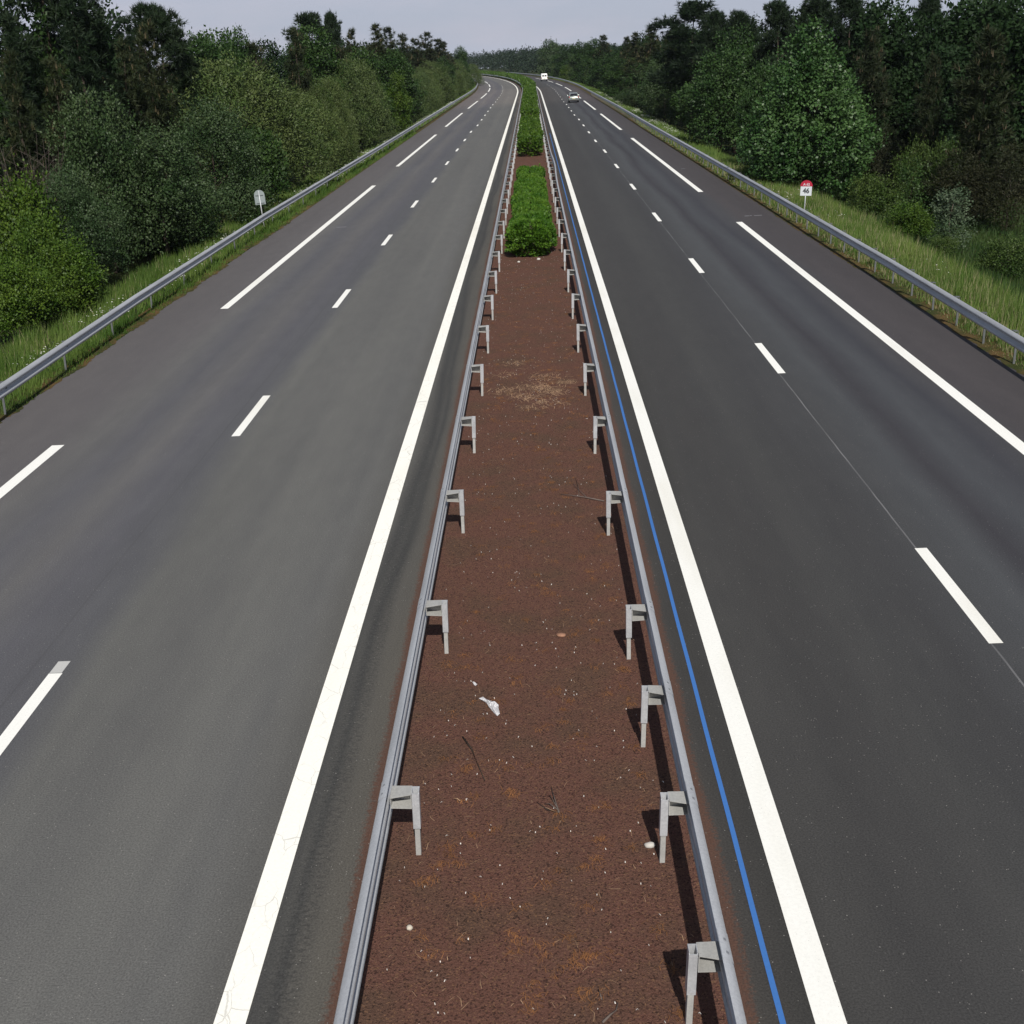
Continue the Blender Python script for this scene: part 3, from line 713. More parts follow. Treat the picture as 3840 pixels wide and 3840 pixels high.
TREES = [
('bright_shrub',-18.28,45,4.65,1.38,-0.99,'yellow green leafy shrub climbing below grey dead twigs at left edge','bright shrubs at the near end of the left verge'),
('bright_shrub',-17.15,43,3.48,0.92,-0.95,'yellow green shrub in the middle of the left edge clump','bright shrubs at the near end of the left verge'),
('bright_shrub',-15.51,41,2.62,1.1,-0.7,'bright yellow green shrub, widest of those at the left edge','bright shrubs at the near end of the left verge'),
('bright_shrub',-15.8,39.5,1.87,0.86,-0.75,'pale tipped green shrub in front of the widest left edge shrub','bright shrubs at the near end of the left verge'),
('bright_shrub',-16.03,38,2.57,1.07,-0.79,'fresh green shrub nearest the left guardrail, cut by the left edge','bright shrubs at the near end of the left verge'),
('bright_shrub',-15.59,41.5,1.14,0.86,-0.71,'small low green shrub spilling onto grass by left guardrail','bright shrubs at the near end of the left verge'),
('dead_shrub',-19.87,50,6.25,1.25,-1.04,'leafless grey twiggy shrub above the yellow green shrubs',None),
('silver_bush',-17.62,52,7.25,2.31,-0.97,'tall silvery green bush with upright shoots left of the rest','silvery bushes on the left verge'),
('silver_bush',-15.94,54,5.53,2.7,-0.77,'grey green bush with dark hollow base beside left grass verge','silvery bushes on the left verge'),
('silver_bush',-15.45,62,6.24,2.37,-0.69,'pale silver bush with blue green leaves in front of broad willow','silvery bushes on the left verge'),
('silver_bush',-16.81,46,4.61,1.6,-0.92,'dark green low bush behind the yellow green shrubs','silvery bushes on the left verge'),
('broad_bush',-16.75,57,2.95,2.11,-0.91,'low dark green bush at the foot of the silver bushes','silvery bushes on the left verge'),
('broad_bush',-14.6,68,4.45,1.63,-0.55,'dark bush hiding the ground directly behind the rounded sign back','silvery bushes on the left verge'),
('willow',-17.83,77,8.39,5.04,-0.97,'broad domed olive willow, largest on the left verge','willows along the left verge'),
('willow',-16.11,90,6.09,3.34,-0.8,'low willow with brown bare base right of the broad domed willow','willows along the left verge'),
('willow',-16.45,119,8.07,3.77,-0.86,'olive willow with rounded top just left of the yellow green tree','willows along the left verge'),
('willow',-14.52,94,6.53,1.83,-0.54,'grey olive willow leaning against a rounder willow on its right','willows along the left verge'),
('bright_tree',-13.33,132,6.15,1.46,-0.33,'narrow yellow green tree standing among dull willows',None),
('willow',-16.97,218,7.56,4.23,-0.94,'dome shaped willow first to the right of yellow green tree','willows along the left verge'),
('willow',-16.69,280,7.53,3.72,-0.85,'far left willow second from the end of the row','willows along the left verge'),
('willow',-15.09,340,5.69,2.99,-0.27,'last willow on left where the road bends away','willows along the left verge'),
('broad_tree',-14.65,224,7.76,2.06,-0.56,'dark narrow tree squeezed between two far left willows',None),
('tall_pine',-22.57,62,14.4,2.58,-1.1,'very tall dark pine with visible trunk at top left corner','pines rising behind the left willows'),
('spire_conifer',-23.82,66,12.4,1.33,-1.1,'dark conifer filling the gap right of the tall pine trunk','pines rising behind the left willows'),
('spire_conifer',-22.8,58,10.65,1.18,-1.1,'dark conifer at the very left edge in front of the tall pine','pines rising behind the left willows'),
('spire_conifer',-22.4,74,10.93,1.12,-1.1,'dark conifer in the shade left of the round topped pine','pines rising behind the left willows'),
('spire_conifer',-20.53,60,12.01,1.26,-1.06,'dense dark conifer beside the tall pine trunk, cut by top edge','pines rising behind the left willows'),
('spire_conifer',-20.68,64,11.37,0.84,-1.06,'pointed dark conifer standing against the sky at upper left','pines rising behind the left willows'),
('tall_pine',-21.35,76,11.7,2.22,-1.08,'dark round topped pine alone against the sky left of a dip','pines rising behind the left willows'),
('young_pine',-20.16,70,10.33,1.85,-1.04,'brown tipped pine in front of the dark round topped pine','pines rising behind the left willows'),
('young_pine',-21.38,54,9.01,1.27,-1.08,'dark pine with pale candles at the left edge above dead twigs','pines rising behind the left willows'),
('young_pine',-20.75,57,8.69,1.34,-1.06,'young dark pine low beneath the tall left conifers','pines rising behind the left willows'),
('young_pine',-21.16,63,9.36,1.35,-1.07,'young pine between pointed conifer and silvery bush','pines rising behind the left willows'),
('young_pine',-21.01,68,9.65,1.39,-1.07,'olive pine to the left of the broad domed willow top','pines rising behind the left willows'),
('broad_tree',-23.01,92,10.3,2.25,-1.1,'leafy green tree in the dip between two dark pines',None),
('broad_tree',-21.69,98,10.63,1.99,-1.09,'light green leafy tree with ragged top left of brown pine',None),
('young_pine',-18.3,88,9.41,1.79,-0.99,'olive brown pine peeping over the broad domed willow','pines rising behind the left willows'),
('tall_pine',-19.94,122,12.46,2.83,-1.04,'high dark pine with clumped crown, tallest left of centre','pines rising behind the left willows'),
('broad_tree',-19.29,118,11.07,3.11,-1.02,'dark green leafy tree below the tallest clumped pine',None),
('tall_pine',-18.66,126,12.57,1.21,-1.0,'slim pine with small round head touching the clumped pine crown','pines rising behind the left willows'),
('young_pine',-18.72,106,10.65,1.83,-1.0,'pale brown tipped pine in front of the tallest clumped pine','pines rising behind the left willows'),
('young_pine',-17.57,121,9.32,2.1,-0.97,'short pale tipped pine behind the rounded willow','pines rising behind the left willows'),
('young_pine',-17.6,132,11.03,1.74,-0.97,'olive pine first right of the slim small headed pine','pines rising behind the left willows'),
('young_pine',-17.51,152,11.91,2.23,-0.97,'sharp pointed dark pine, highest of the row above yellow green tree','pines rising behind the left willows'),
('young_pine',-17.57,168,11.87,2.71,-0.97,'blunt topped brown pine right of the sharp pointed pine','pines rising behind the left willows'),
('young_pine',-17.56,185,11.36,2.18,-0.97,'slim pine in the falling skyline above the yellow green tree','pines rising behind the left willows'),
('young_pine',-17.54,205,10.96,2.71,-0.97,'small dark pine at the step of the skyline','pines rising behind the left willows'),
('young_pine',-17.53,227,12.24,3.15,-0.97,'pointed pine standing above the far willows','pines rising behind the left willows'),
('young_pine',-17.59,256,11.53,3.38,-0.97,'dull pine behind the dome shaped far willow','pines rising behind the left willows'),
('young_pine',-17.73,276,11.24,2.83,-0.97,'light tipped far pine near the end of the left trees','pines rising behind the left willows'),
('broad_tree',-15.6,151,8.79,2.92,-0.72,'dark leafy tree filling space behind the yellow green tree',None),
('broad_tree',-15.93,125,8.89,2.55,-0.77,'dark leafy tree hidden between pines and rounded willow',None),
('broad_tree',-15.58,300,9.85,2.29,-0.6,'tiny far tree poking above the last left willows',None),
('linden',14.57,67,8.3,3.24,-0.83,'big leafy tree with layered bright leaves behind the red topped marker',None),
('round_tree',14.44,98,7.32,3.08,-0.79,'leafy green tree left of the big layered tree',None),
('round_tree',13.72,76,6.34,1.55,-0.59,'half hidden leafy tree touching the left side of big layered tree',None),
('silver_bush',14.88,143,6.54,3.64,-0.93,'grey silvery willow leaning left of the leafy green tree',None),
('silver_bush',14.05,173,2.98,2.66,-0.67,'low silvery bush bulging over the right verge grass',None),
('broad_tree',14.57,202,6.37,3.29,-0.83,'dark leafy tree with deep shade left of the silvery verge bush',None),
('broad_tree',14.7,278,10.19,3.66,-0.95,'wide dark green tree, tallest of the row right of the white van',None),
('broad_tree',13.47,324,10.01,3.62,-0.93,'dark green tree between tallest one and pale poplar',None),
('broad_tree',15.16,241,7.44,3.92,-1.02,'rounded dark tree right of the wide dark mass',None),
('broad_tree',11.68,386,10.49,5.1,-1.35,'mid green tree right of the tall pale poplar',None),
('poplar',7.22,437,12.22,4.43,-1.15,'tall pale green poplar standing out over the far woods',None),
('bright_tree',10.06,362,4.19,1.66,-0.47,'small lighter green tree beside the white van',None),
('tall_pine',16.05,129,12.25,3.88,-1.3,'broad headed dark pine, first tall one on the right skyline','pines on the right skyline'),
('tall_pine',17.07,118,11.27,1.78,-1.6,'smaller clumped pine right of the broad headed pine','pines on the right skyline'),
('tall_pine',18.23,112,11.09,1.8,-1.67,'flat topped pine in middle of right skyline','pines on the right skyline'),
('tall_pine',18.81,98,11.4,1.77,-1.71,'dark clumped pine above the big layered tree','pines on the right skyline'),
('tall_pine',19.7,90,11.33,1.98,-1.76,'pine cut by the top edge above big layered tree','pines on the right skyline'),
('tall_pine',20.81,85,11.42,2.04,-1.83,'pine with wide crown cut by the top edge right of big layered tree','pines on the right skyline'),
('tall_pine',26.79,88,11.21,1.41,-1.91,'dark pine crown at the top edge toward upper right corner','pines on the right skyline'),
('young_pine',16.05,171,10.66,2.59,-1.3,'spiky dark pine left of broad headed skyline pine','pines on the right skyline'),
('young_pine',16.02,194,10.4,2.16,-1.29,'dark pine second left of broad headed skyline pine','pines on the right skyline'),
('young_pine',16.06,213,10.06,2.16,-1.3,'small far pine on the sloping right skyline','pines on the right skyline'),
('young_pine',15.84,276,11.2,2.8,-1.3,'far pine above the wide dark green tree mass','pines on the right skyline'),
('young_pine',16.09,146,9.77,2.51,-1.31,'dark pine under the broad headed skyline pine','pines on the right skyline'),
('broad_tree',16.45,130,8.87,2.9,-1.43,'olive leafy tree below the broad headed skyline pine',None),
('broad_tree',16.7,105,9.54,2.76,-1.5,'dark tree filling under the flat topped pine',None),
('deep_tree',22.39,82,10.75,2.79,-1.9,'dark leafy tree right of big layered tree, reaching the top edge','dark leafy trees behind the right meadow'),
('deep_tree',23.7,78,9.73,2.35,-1.9,'dark leafy tree in the middle of the upper right wood','dark leafy trees behind the right meadow'),
('deep_tree',28.38,80,10.35,2.88,-1.92,'leafy tree with paler top in the upper right corner','dark leafy trees behind the right meadow'),
('deep_tree',23.8,74,7.95,2.47,-1.9,'shaded leafy tree behind the leaning brown pine','dark leafy trees behind the right meadow'),
('deep_tree',21.75,76,6.88,2.01,-1.88,'shaded leafy tree low beside the big layered tree','dark leafy trees behind the right meadow'),
('deep_tree',27.49,84,10.04,2.19,-1.91,'dark tree filling the upper right skyline','dark leafy trees behind the right meadow'),
('brown_pine',19.1,73,8.85,1.69,-1.73,'brown tipped pine right behind the big layered tree',None),
('brown_pine',21.78,62,8.73,2.12,-1.89,'large brown tipped pine with pale leaning trunk at right edge',None),
('brown_pine',20.48,66,7.6,1.14,-1.81,'slim brown tipped pine left of the large brown pine',None),
('light_bush',20.28,62,3.86,1.16,-1.8,'olive green broom shrub under the large brown tipped pine',None),
('light_bush',19.35,64,3.72,1.13,-1.74,'small green bush at the edge of the dark right wood',None),
('thicket',20.67,60,3.5,1.62,-1.82,'dark brown thicket bush left of the right edge','dark thicket bushes on the right'),
('thicket',21.88,58,3.88,1.57,-1.89,'dark brown thicket bush at the right edge','dark thicket bushes on the right'),
('thicket',19.92,64,3.09,1.33,-1.78,'dark thicket bush beneath the slim brown pine','dark thicket bushes on the right'),
('thicket',19.52,70,3.91,1.45,-1.75,'dark thicket bush in the shade behind the big layered tree','dark thicket bushes on the right'),
('silver_sapling',16.69,50,2.65,0.92,-1.5,'silvery poplar sapling standing in the right meadow',None),
('green_sapling',16.24,54,3.34,0.7,-1.36,'thin upright green sapling left of the silvery sapling',None),
('bright_shrub',15.01,50,1.58,0.9,-0.97,'rounded yellow green shrub at the meadow edge below thin sapling',None),
('light_bush',15.6,58,2.17,1.28,-1.16,'low green mound of shrub right of the red topped marker',None),
('light_bush',17.22,45,1.54,1.1,-1.61,'green shrub cut by the right edge above the grass verge',None),
('light_bush',15.33,46.5,0.89,0.64,-1.07,'small dark shrub below the silvery sapling',None),
]
for (kind, x, y, h, R, z, label, group) in TREES:
    plant(kind, x, y, z, h, R, label, group, rz=None)
# leaning pale trunk seen in front of the large brown pine
b = MB(); b.tube([(0, 0, -.2), (-.25, 0, 1.2), (-.95, .1, 2.6), (-1.35, .1, 3.9), (-1.5, .1, 5.0)], [.16, .14, .11, .08, .05], 7)
b.tube([(-1.1, .1, 3.0), (-.6, 0, 3.6), (-.45, 0, 4.3)], [.05, .035, .015], 5)
b.tube([(-.6, .05, 1.9), (.1, 0, 2.3), (.5, -.1, 2.2)], [.05, .035, .015], 5)
# the wood behind: dark trees that fill the gaps, all alike
for side in (-1, 1):
    lab = 'one of the dark trees filling the wood behind the left willows' if side < 0 else 'one of the dark trees filling the wood on the right'
    gr = 'dark trees filling the left wood' if side < 0 else 'dark trees filling the right wood'
    for k in range(44 if side < 0 else 48):
        s = 56 + 7.5 * k + rnd.uniform(-3, 3) if side < 0 else 70 + 7.5 * k + rnd.uniform(-3, 3)
        u = (-22.0 - rnd.uniform(0, 9)) if side < 0 else (26 + rnd.uniform(0, 9))
        if side > 0 and s > 110: u = 19.0 + rnd.uniform(0, 7)
        x, y, z = P(u, s, 0.0)
        h = (rnd.uniform(9.6, 10.9) if s > 80 else rnd.uniform(11, 12.5)) if side < 0 else (rnd.uniform(9.8, 11.4) if s < 260 else rnd.uniform(8.4, 9.8))
        plant(rnd.choice(['deep_tree', 'deep_tree', 'young_pine', 'broad_tree'] if side < 0 else ['deep_tree', 'deep_tree', 'broad_tree']), float(x), float(y), float(terr(u)), h, rnd.uniform(2.6, 3.4), lab, gr)
for k in range(16):      # the rest of the two verge rows, which dwindle toward the bend
    s = 168 + 10 * k + rnd.uniform(-3, 3); u = -16.4 - rnd.uniform(0, .9); x, y, z = P(u, s, 0.0)
    plant('willow', float(x), float(y), float(terr(u)), rnd.uniform(6.2, 7.2), rnd.uniform(3.2, 3.9), 'one of the rounded olive willows in the far part of the left row', 'far willows of the left row')
for k in range(22):
    s = 150 + 13 * k + rnd.uniform(-3, 3); u = 16.2 + rnd.uniform(0, 1.6); x, y, z = P(u, s, 0.0)
    plant('broad_tree' if k % 4 else 'willow', float(x), float(y), float(terr(u)), rnd.uniform(6.6, 8.4), rnd.uniform(3.0, 3.8), 'one of the rounded green trees in the far part of the right row', 'far trees of the right row')

# far wood at the bend: one dense canopy
r = np.random.default_rng(99); lob = []
for k in range(420):
    s = r.uniform(455, 1000); u = r.uniform(15, 90) if s < 900 else r.uniform(-60, 90)
    p = P(np.array(u), np.array(s), 0.0); h = r.uniform(7.5, 11.5) * (1.0 if u > 24 else .72); q = r.uniform(2.2, 3.8)
    lob.append((p[0], p[1], h - q * .6 - 1.5, q, q, q * .62)); lob.append((p[0], p[1], h * .4 - 1.2, q * 1.1, q * 1.1, h * .42))
me = crown('far_wood', F['farwood'], lob, 98, 26000, 5, (.8, .55), sprig=.9, up=.2, spread=.45, shell=.3, low=-.2)
tag(mobj('far_wood', me), 'dark distant wood closing the view where the road bends', 'wood', kind='stuff')

# ------------------------------------------------------------------ hedges on the central reserve
def hedge(s0, s1, w, h, density, leaf, mat, label, seed, body=True):
    root = empty('hedge', tuple(P(np.array(0.0), np.array((s0))))); tag(root, label, 'hedge', 'clipped hedges on the central reserve')
    inv = np.array(root.location)
    r = np.random.default_rng(seed); Ltot = s1 - s0
    n = int(density * (Ltot * (w + 2 * h) + 2 * w * h))
    s = s0 + Ltot * r.random(n); a = r.random(n)
    # cross-section of a rounded box; parametrised by angle
    th = PI * (a * 1.16 - .08); e = 2 / 3.6
    lump = 1 + .08 * np.sin(s * 1.9 + 1.3 * np.cos(th)) + .09 * np.sin(s * .8 + seed) + .06 * np.sin(4 * th + s) + .07 * np.sin(s * .37 + seed * 2) + .06 * np.sin(s * 4.3 + 3 * th)
    lump = lump * np.where(s1 < 80, .90 + .17 * np.exp(-((s - 45.9) / 1.7) ** 2) - .07 * np.exp(-((s - 50.5) / 2.2) ** 2), 1)
    cu = np.sign(np.cos(th)) * np.abs(np.cos(th)) ** e * w / 2 * lump; cz = np.sign(np.sin(th)) * np.abs(np.sin(th)) ** e * h * .52 * lump + h * .46
    endf = np.minimum((s - s0) / .7, (s1 - s) / .7); endk = np.sqrt(np.clip(1 - (1 - np.clip(endf, 0, 1)) ** 2, 0.0, 1))
    k = .45 + .55 * endk
    # end caps: push some points inward to close the ends
    cap = endf < 1; rr = np.where(cap, 1 - .35 * r.random(n) ** 2, 1 - .2 * r.random(n) ** 2)
    u = cu * k * rr; z = h * .46 + (cz - h * .46) * k * rr
    base = P(u, s, 0.0); base[:, 2] = np.maximum(z, .04)
    nq = int(density * w * h * 2.2); k0 = r.choice(n, nq); dr = np.sqrt(r.random(nq))
    for arr_s, sg in ((s0, 1), (s1, -1)):
        sel = k0[: nq // 2] if sg > 0 else k0[nq // 2:]; dd = dr[: len(sel)]
        se = arr_s + sg * (.75 * (1 - np.sqrt(np.clip(1 - dd ** 2.4, 0, 1))) * 0 + .7 * (dd ** 2.5) + .1 * r.random(len(sel)))
        ue = cu[sel] * dd * .97; ze = h * .46 + (cz[sel] - h * .46) * dd
        b_ = P(ue, se, 0.0); b_[:, 2] = np.maximum(ze, .04)
        base = np.concatenate([base, b_]); cu = np.concatenate([cu, cu[sel] * dd]); cz = np.concatenate([cz, ze + .1]); s = np.concatenate([s, se])
    for arr_s, sg in ((s0, 1), (s1, -1)):      # skirt that closes the foot of each end
        m_ = int(density * w * h * .75); ue = (r.random(m_) - .5) * w * .92; ze = h * (.04 + .55 * r.random(m_))
        se = arr_s + sg * (.10 + .65 * np.abs(ue / (w / 2)) ** 2.5 + .22 * (1 - ze / (h * .6)) + .12 * r.random(m_))
        b_ = P(ue, se, 0.0); b_[:, 2] = ze
        base = np.concatenate([base, b_]); cu = np.concatenate([cu, ue * .4]); cz = np.concatenate([cz, ze + .3 * h]); s = np.concatenate([s, arr_s + sg * .3 + 0 * se])
    n = len(s)
    out = np.stack([cu, np.where(s < s0 + .6, -1.0, np.where(s > s1 - .6, 1.0, 0)), cz - h * .4], -1)
    d = unit(unit(out) * .8 + np.array([0, 0, .35]) + r.normal(size=(n, 3)) * .5)
    V, Fq = leaves(base - inv, d, leaf[0] * (.7 + .6 * r.random(n)), leaf[1] * (.7 + .6 * r.random(n)), r, unit(out) + np.array([0, 0, .5]), .6)
    tn = np.clip(.5 * (.5 + .5 * np.sin(s * 3.1 + cu * 5)) * r.random(n) + .5 * r.random(n), 0, 1)
    mobj('foliage', big_mesh('foliage', V, Fq, mat, tint=tn), root)
    b = MB(); K = max(3, int(Ltot / 6))
    for q in range(K + 1):
        pass
    pts = [tuple(P(np.array(0.0), np.array(s0 + 1.5 + (Ltot - 3.0) * q / K), h * .42) - inv) for q in range(K + 1)]
    b.tube(pts, [h * .22] + [h * .36] * (K - 1) + [h * .22], 8)
    mobj('branches', b.mesh('branches', M['bark']), root)
    return root
hedge(44.2, 69.5, 1.42, 1.18, 700, (.115, .075), F['hedge'], 'nearest clipped green hedge with leafy rounded front end', 3)
hedge(91.0, 126.5, 1.48, 1.25, 130, (.2, .14), F['hedgefar'], 'second clipped hedge beyond a gap of bare red gravel', 4)
hedge(137, 172, 1.48, 1.25, 70, (.3, .2), F['hedgefar'], 'third clipped hedge, behind a narrow dark notch', 5)
hedge(176, 258, 1.5, 1.25, 45, (.36, .25), F['hedgefar'], 'long far clipped hedge before the road starts bending', 6)
hedge(262, 640, 1.75, 1.3, 14, (.6, .42), F['hedgefar'], 'farthest hedge curving left with the bend', 7)

# ------------------------------------------------------------------ grass, flowers, litter
def grass(name, n, ufun, s0, s1, hfun, mat, label, seed, wid=.02, bias=1.0, tint=(0, 1), seeds=0):
    r = np.random.default_rng(seed)
    s = s0 + (s1 - s0) * r.random(n) ** bias; a, b = ufun(s); t = r.random(n); u = a + (b - a) * t
    cl = .5 + .5 * np.sin(u * 3.3 + s * 1.1) * np.sin(s * .63 + u)      # patchiness
    keep = r.random(n) < .35 + .65 * cl; s, u, cl, t = s[keep], u[keep], cl[keep], t[keep]; n = len(s)
    c = P(u, s, 0.0); c[:, 2] = terr(u) - .03
    L = hfun(u, s) * (.45 + .75 * r.random(n)) * (.7 + .5 * cl)
    d = unit(np.array([.08, .05, 1.0]) + r.normal(size=(n, 3)) * np.array([.22, .22, .05]))
    W = wid * (1 + np.clip(s - 30, 0, 400) / 35)
    V, Fq = tris(c, d, L, W, r)
    ti = np.clip(tint[0] + (tint[1] - tint[0]) * (.55 * r.random(n) + .45 * (np.sin(u * 1.3 + s * .37) * .5 + .5)), 0, 1)
    if seeds: ti = np.where(r.random(n) < seeds, 2.0, ti)
    return tag(mobj(name, big_mesh(name, V, Fq, mat, tint=ti)), label, 'grass', kind='stuff')
grass('tall_grass', 60000, lambda s: (10.95 + 0 * s, 14.3 - .3 * np.sin(s * .2)), 22, 80, lambda u, s: .30 + .30 * np.clip((u - 11) / 1.5, 0, 1), F['grass'], 'tall seeding grass behind the right guardrail', 5, .022, 1.25, (.2, 1), .16)
grass('far_right_grass', 26000, lambda s: (10.95 + 0 * s, 13.6 + 0 * s), 80, 420, lambda u, s: .5 + 0 * u, F['grass'], 'pale grass strip along the distant right guardrail', 6, .022, 1.6, (.3, 1))
grass('meadow_grass', 42000, lambda s: (14.0 + 0 * s, 26 + 0 * s), 36, 78, lambda u, s: .40 + 0 * u, F['meadow'], 'dark green grass in the hollow right of the verge', 7, .028, 1.1)
grass('left_verge_grass', 46000, lambda s: (-15.6 + 0 * s, -12.0 + 0 * s), 24, 90, lambda u, s: .26 + .28 * np.clip((-12.2 - u) / 2, 0, 1), F['grass'], 'green grass between left guardrail and bushes', 8, .022, 1.25, (.1, .8), .04)
grass('far_left_grass', 22000, lambda s: (-14.2 + 0 * s, -12.0 + 0 * s), 90, 380, lambda u, s: .45 + 0 * u, F['grass'], 'grass strip along the distant left guardrail', 9, .022, 1.6, (.2, .9))
grass('left_low_weeds', 24000, lambda s: (-12.1 + 0 * s, -11.42 + 0 * s), 22, 130, lambda u, s: .12 + .26 * np.clip((-11.5 - u) / .35, 0, 1), F['grass'], 'low weeds under the left guardrail', 10, .03, 1.3, (0, .55))
grass('right_low_weeds', 24000, lambda s: (10.42 + 0 * s, 11.0 + 0 * s), 20, 130, lambda u, s: .09 + .30 * np.clip((u - 10.5) / .4, 0, 1), F['grass'], 'low weeds under the right guardrail', 12, .03, 1.3, (.1, .8), .3)
def flowers(name, n, u0, u1, s0, s1, hz, label, seed, size=.05):
    r = np.random.default_rng(seed); ncl = n // 14
    cs = s0 + (s1 - s0) * r.random(ncl); cu = u0 + (u1 - u0) * r.random(ncl)
    s = np.repeat(cs, 14) + r.normal(size=ncl * 14) * .5; u = np.repeat(cu, 14) + r.normal(size=ncl * 14) * .25
    c = P(u, s, 0.0); c[:, 2] = terr(u) + hz * (.6 + .6 * r.random(len(u)))
    q = size * (.6 + .9 * r.random(len(u))) * (1 + np.clip(s - 50, 0, 300) / 110)
    an = r.random(len(u)) * 2 * PI; k = 6; V = []
    for j in range(k):
        th = an + 2 * PI * j / k
        V.append(c + np.stack([np.cos(th) * q * .5, np.sin(th) * q * .5, r.normal(size=len(u)) * .008], -1))
    V = np.stack(V, 1).reshape(-1, 3)
    return tag(mobj(name, big_mesh(name, V, np.arange(len(u) * k).reshape(-1, k), F['flower'])), label, 'wildflowers', kind='stuff')
flowers('left_wildflowers', 520, -13.6, -12.2, 30, 75, .42, 'white wildflowers scattered behind the left guardrail', 1)
flowers('far_left_wildflowers', 2600, -13.2, -12.2, 75, 220, .42, 'white flower drifts along the distant left guardrail', 2, .06)
flowers('right_wildflowers', 1100, 11.6, 13.4, 100, 230, .45, 'white flower drifts along the distant right guardrail', 3, .06)
flowers('near_right_wildflowers', 90, 11.2, 13.4, 34, 80, .5, 'few white flowers in the tall right grass', 4, .04)

def litter(name, n, mat, seed, L, W, label, cat, clusters=None, curl=1.0):
    r = np.random.default_rng(seed)
    if clusters is None:
        s = 3 + 45 * r.random(n) ** 1.35; u = (r.random(n) - .5) * 2.5
    else:
        k = r.choice(len(clusters), n, p=np.array([c[3] for c in clusters]) / sum(c[3] for c in clusters)); cl = np.array(clusters)
        u = cl[k, 0] + r.normal(size=n) * cl[k, 2] * 1.15; s = cl[k, 1] + r.normal(size=n) * cl[k, 2]
    keep = np.abs(u) < 1.28; u, s = u[keep], s[keep]; n = len(u)
    th = r.random(n) * PI; d = np.stack([np.cos(th), np.sin(th), .12 * r.random(n)], -1); sd = np.stack([-np.sin(th), np.cos(th), 0 * th], -1)
    l = L * (.4 + 1.1 * r.random(n))[:, None]; w = W * (.6 + .8 * r.random(n))[:, None]; c = P(u, s, .012)
    b = (r.random(n)[:, None] - .5) * curl * l * .45
    V = np.stack([c - d * l * .5, c - d * l * .5 + sd * w, c + sd * (b + w), c + sd * b, c + d * l * .5, c + d * l * .5 + sd * w * .4], 1)
    V[:, 2:4, 2] += .012
    V = V.reshape(-1, 3); i = np.arange(n)[:, None] * 6
    Fq = np.concatenate([i + np.array([[0, 3, 2, 1]]), i + np.array([[3, 4, 5, 2]])])
    return tag(mobj(name, big_mesh(name, V, Fq, mat)), label, cat, kind='stuff')
nc = [(float(rng.uniform(-1.1, 1.1)), float(2.5 + 40 * rng.random() ** 1.5), float(rng.uniform(.02, .055)), 1.0) for _ in range(520)]
litter('fallen_needles', 9000, F['needle'], 31, .062, .004, 'small orange brown needle clumps lying on the red gravel', 'needles', nc)
litter('straw_litter', 640, F['straw'], 32, .17, .007, 'pale straw wisps lying across the red gravel', 'straw', [(-.55, 25.9, .16, 2), (-.25, 25.3, .14, 2), (.1, 26.1, .2, 3), (.45, 25.6, .2, 3), (.3, 26.9, .2, 2), (-.6, 27.4, .16, 1), (.75, 26.4, .12, 1.5), (.0, 24.4, .14, 1), (.5, 24.6, .16, 1), (-.35, 28.4, .16, 1), (.2, 24.9, .1, 1.2), (-.1, 10.0, .2, .06)])
litter('loose_straws', 520, F['straw'], 33, .085, .0028, 'single straws scattered on the red gravel', 'straw', None)
litter('pale_chips', 850, F['chip'], 34, .018, .007, 'tiny white chips scattered on the red gravel', 'chips', None, .3)

def rock(name, loc, sz, seed, label, color):
    b = bmesh.new(); bmesh.ops.create_icosphere(b, subdivisions=2, radius=1); r = random.Random(seed)
    for v in b.verts: v.co *= r.uniform(.85, 1.12)
    for v in b.verts: v.co = Vector((v.co.x * sz[0], v.co.y * sz[1], v.co.z * sz[2]))
    me = bpy.data.meshes.new(name); b.to_mesh(me); b.free(); me.materials.append(color)
    for p in me.polygons: p.use_smooth = True
    return tag(mobj(name, me, None, loc), label, 'stone')
ST = plain('pale_stone', (.42, .38, .32), .9, .2, 0, .25, 12, .01); STP = plain('pinkish_stone', (.24, .13, .085), .9, .2, 0, .3, 12); STW = plain('white_stone', (.42, .40, .37), .9, .2, 0, .15, 12)
rock('stone',(1.01,9.42,.02),(0.05, 0.035, 0.03),0,'flat pale stone beside a post of the blue line guardrail',STW)
rock('stone',(-1.09,8.39,.02),(0.028, 0.026, 0.024),18,'round beige pebble near the left median guardrail',ST)
rock('stone',(0.24,43.86,.02),(0.075, 0.05, 0.05),32,'white stone at the foot of the nearest hedge, right of middle',STW)
rock('stone',(-0.46,43.47,.02),(0.055, 0.045, 0.04),57,'white stone at the foot of the nearest hedge, left of middle',STW)
rock('stone',(0.31,13.8,.02),(0.065, 0.05, 0.022),83,'pinkish brown flat stone in the middle of the gravel',STP)

# torn white plastic: crumpled sheet
def scrap(name, pts, label, seed, hgt=.05):
    r = random.Random(seed); b = bmesh.new(); n = len(pts)
    cx = sum(p[0] for p in pts) / n; cy = sum(p[1] for p in pts) / n
    rings = [[b.verts.new((cx + (p[0] - cx) * k, cy + (p[1] - cy) * k, .012 + r.uniform(0, hgt) * (1 if k < .9 else .5))) for p in pts] for k in (1, .66, .33)]
    c = b.verts.new((cx, cy, .03))
    for A, B in zip(rings, rings[1:]):
        for i in range(n): b.faces.new((A[i], A[(i + 1) % n], B[(i + 1) % n], B[i]))
    for i in range(n): b.faces.new((rings[-1][i], rings[-1][(i + 1) % n], c))
    g = bmesh.ops.solidify(b, geom=b.faces[:], thickness=.002)
    me = bpy.data.meshes.new(name); b.to_mesh(me); b.free(); me.materials.append(PLASTIC)
    return tag(mobj(name, me), label, 'litter')
PLASTIC = plain('white_plastic', (.82, .82, .84), .35, .5, 0, .05)
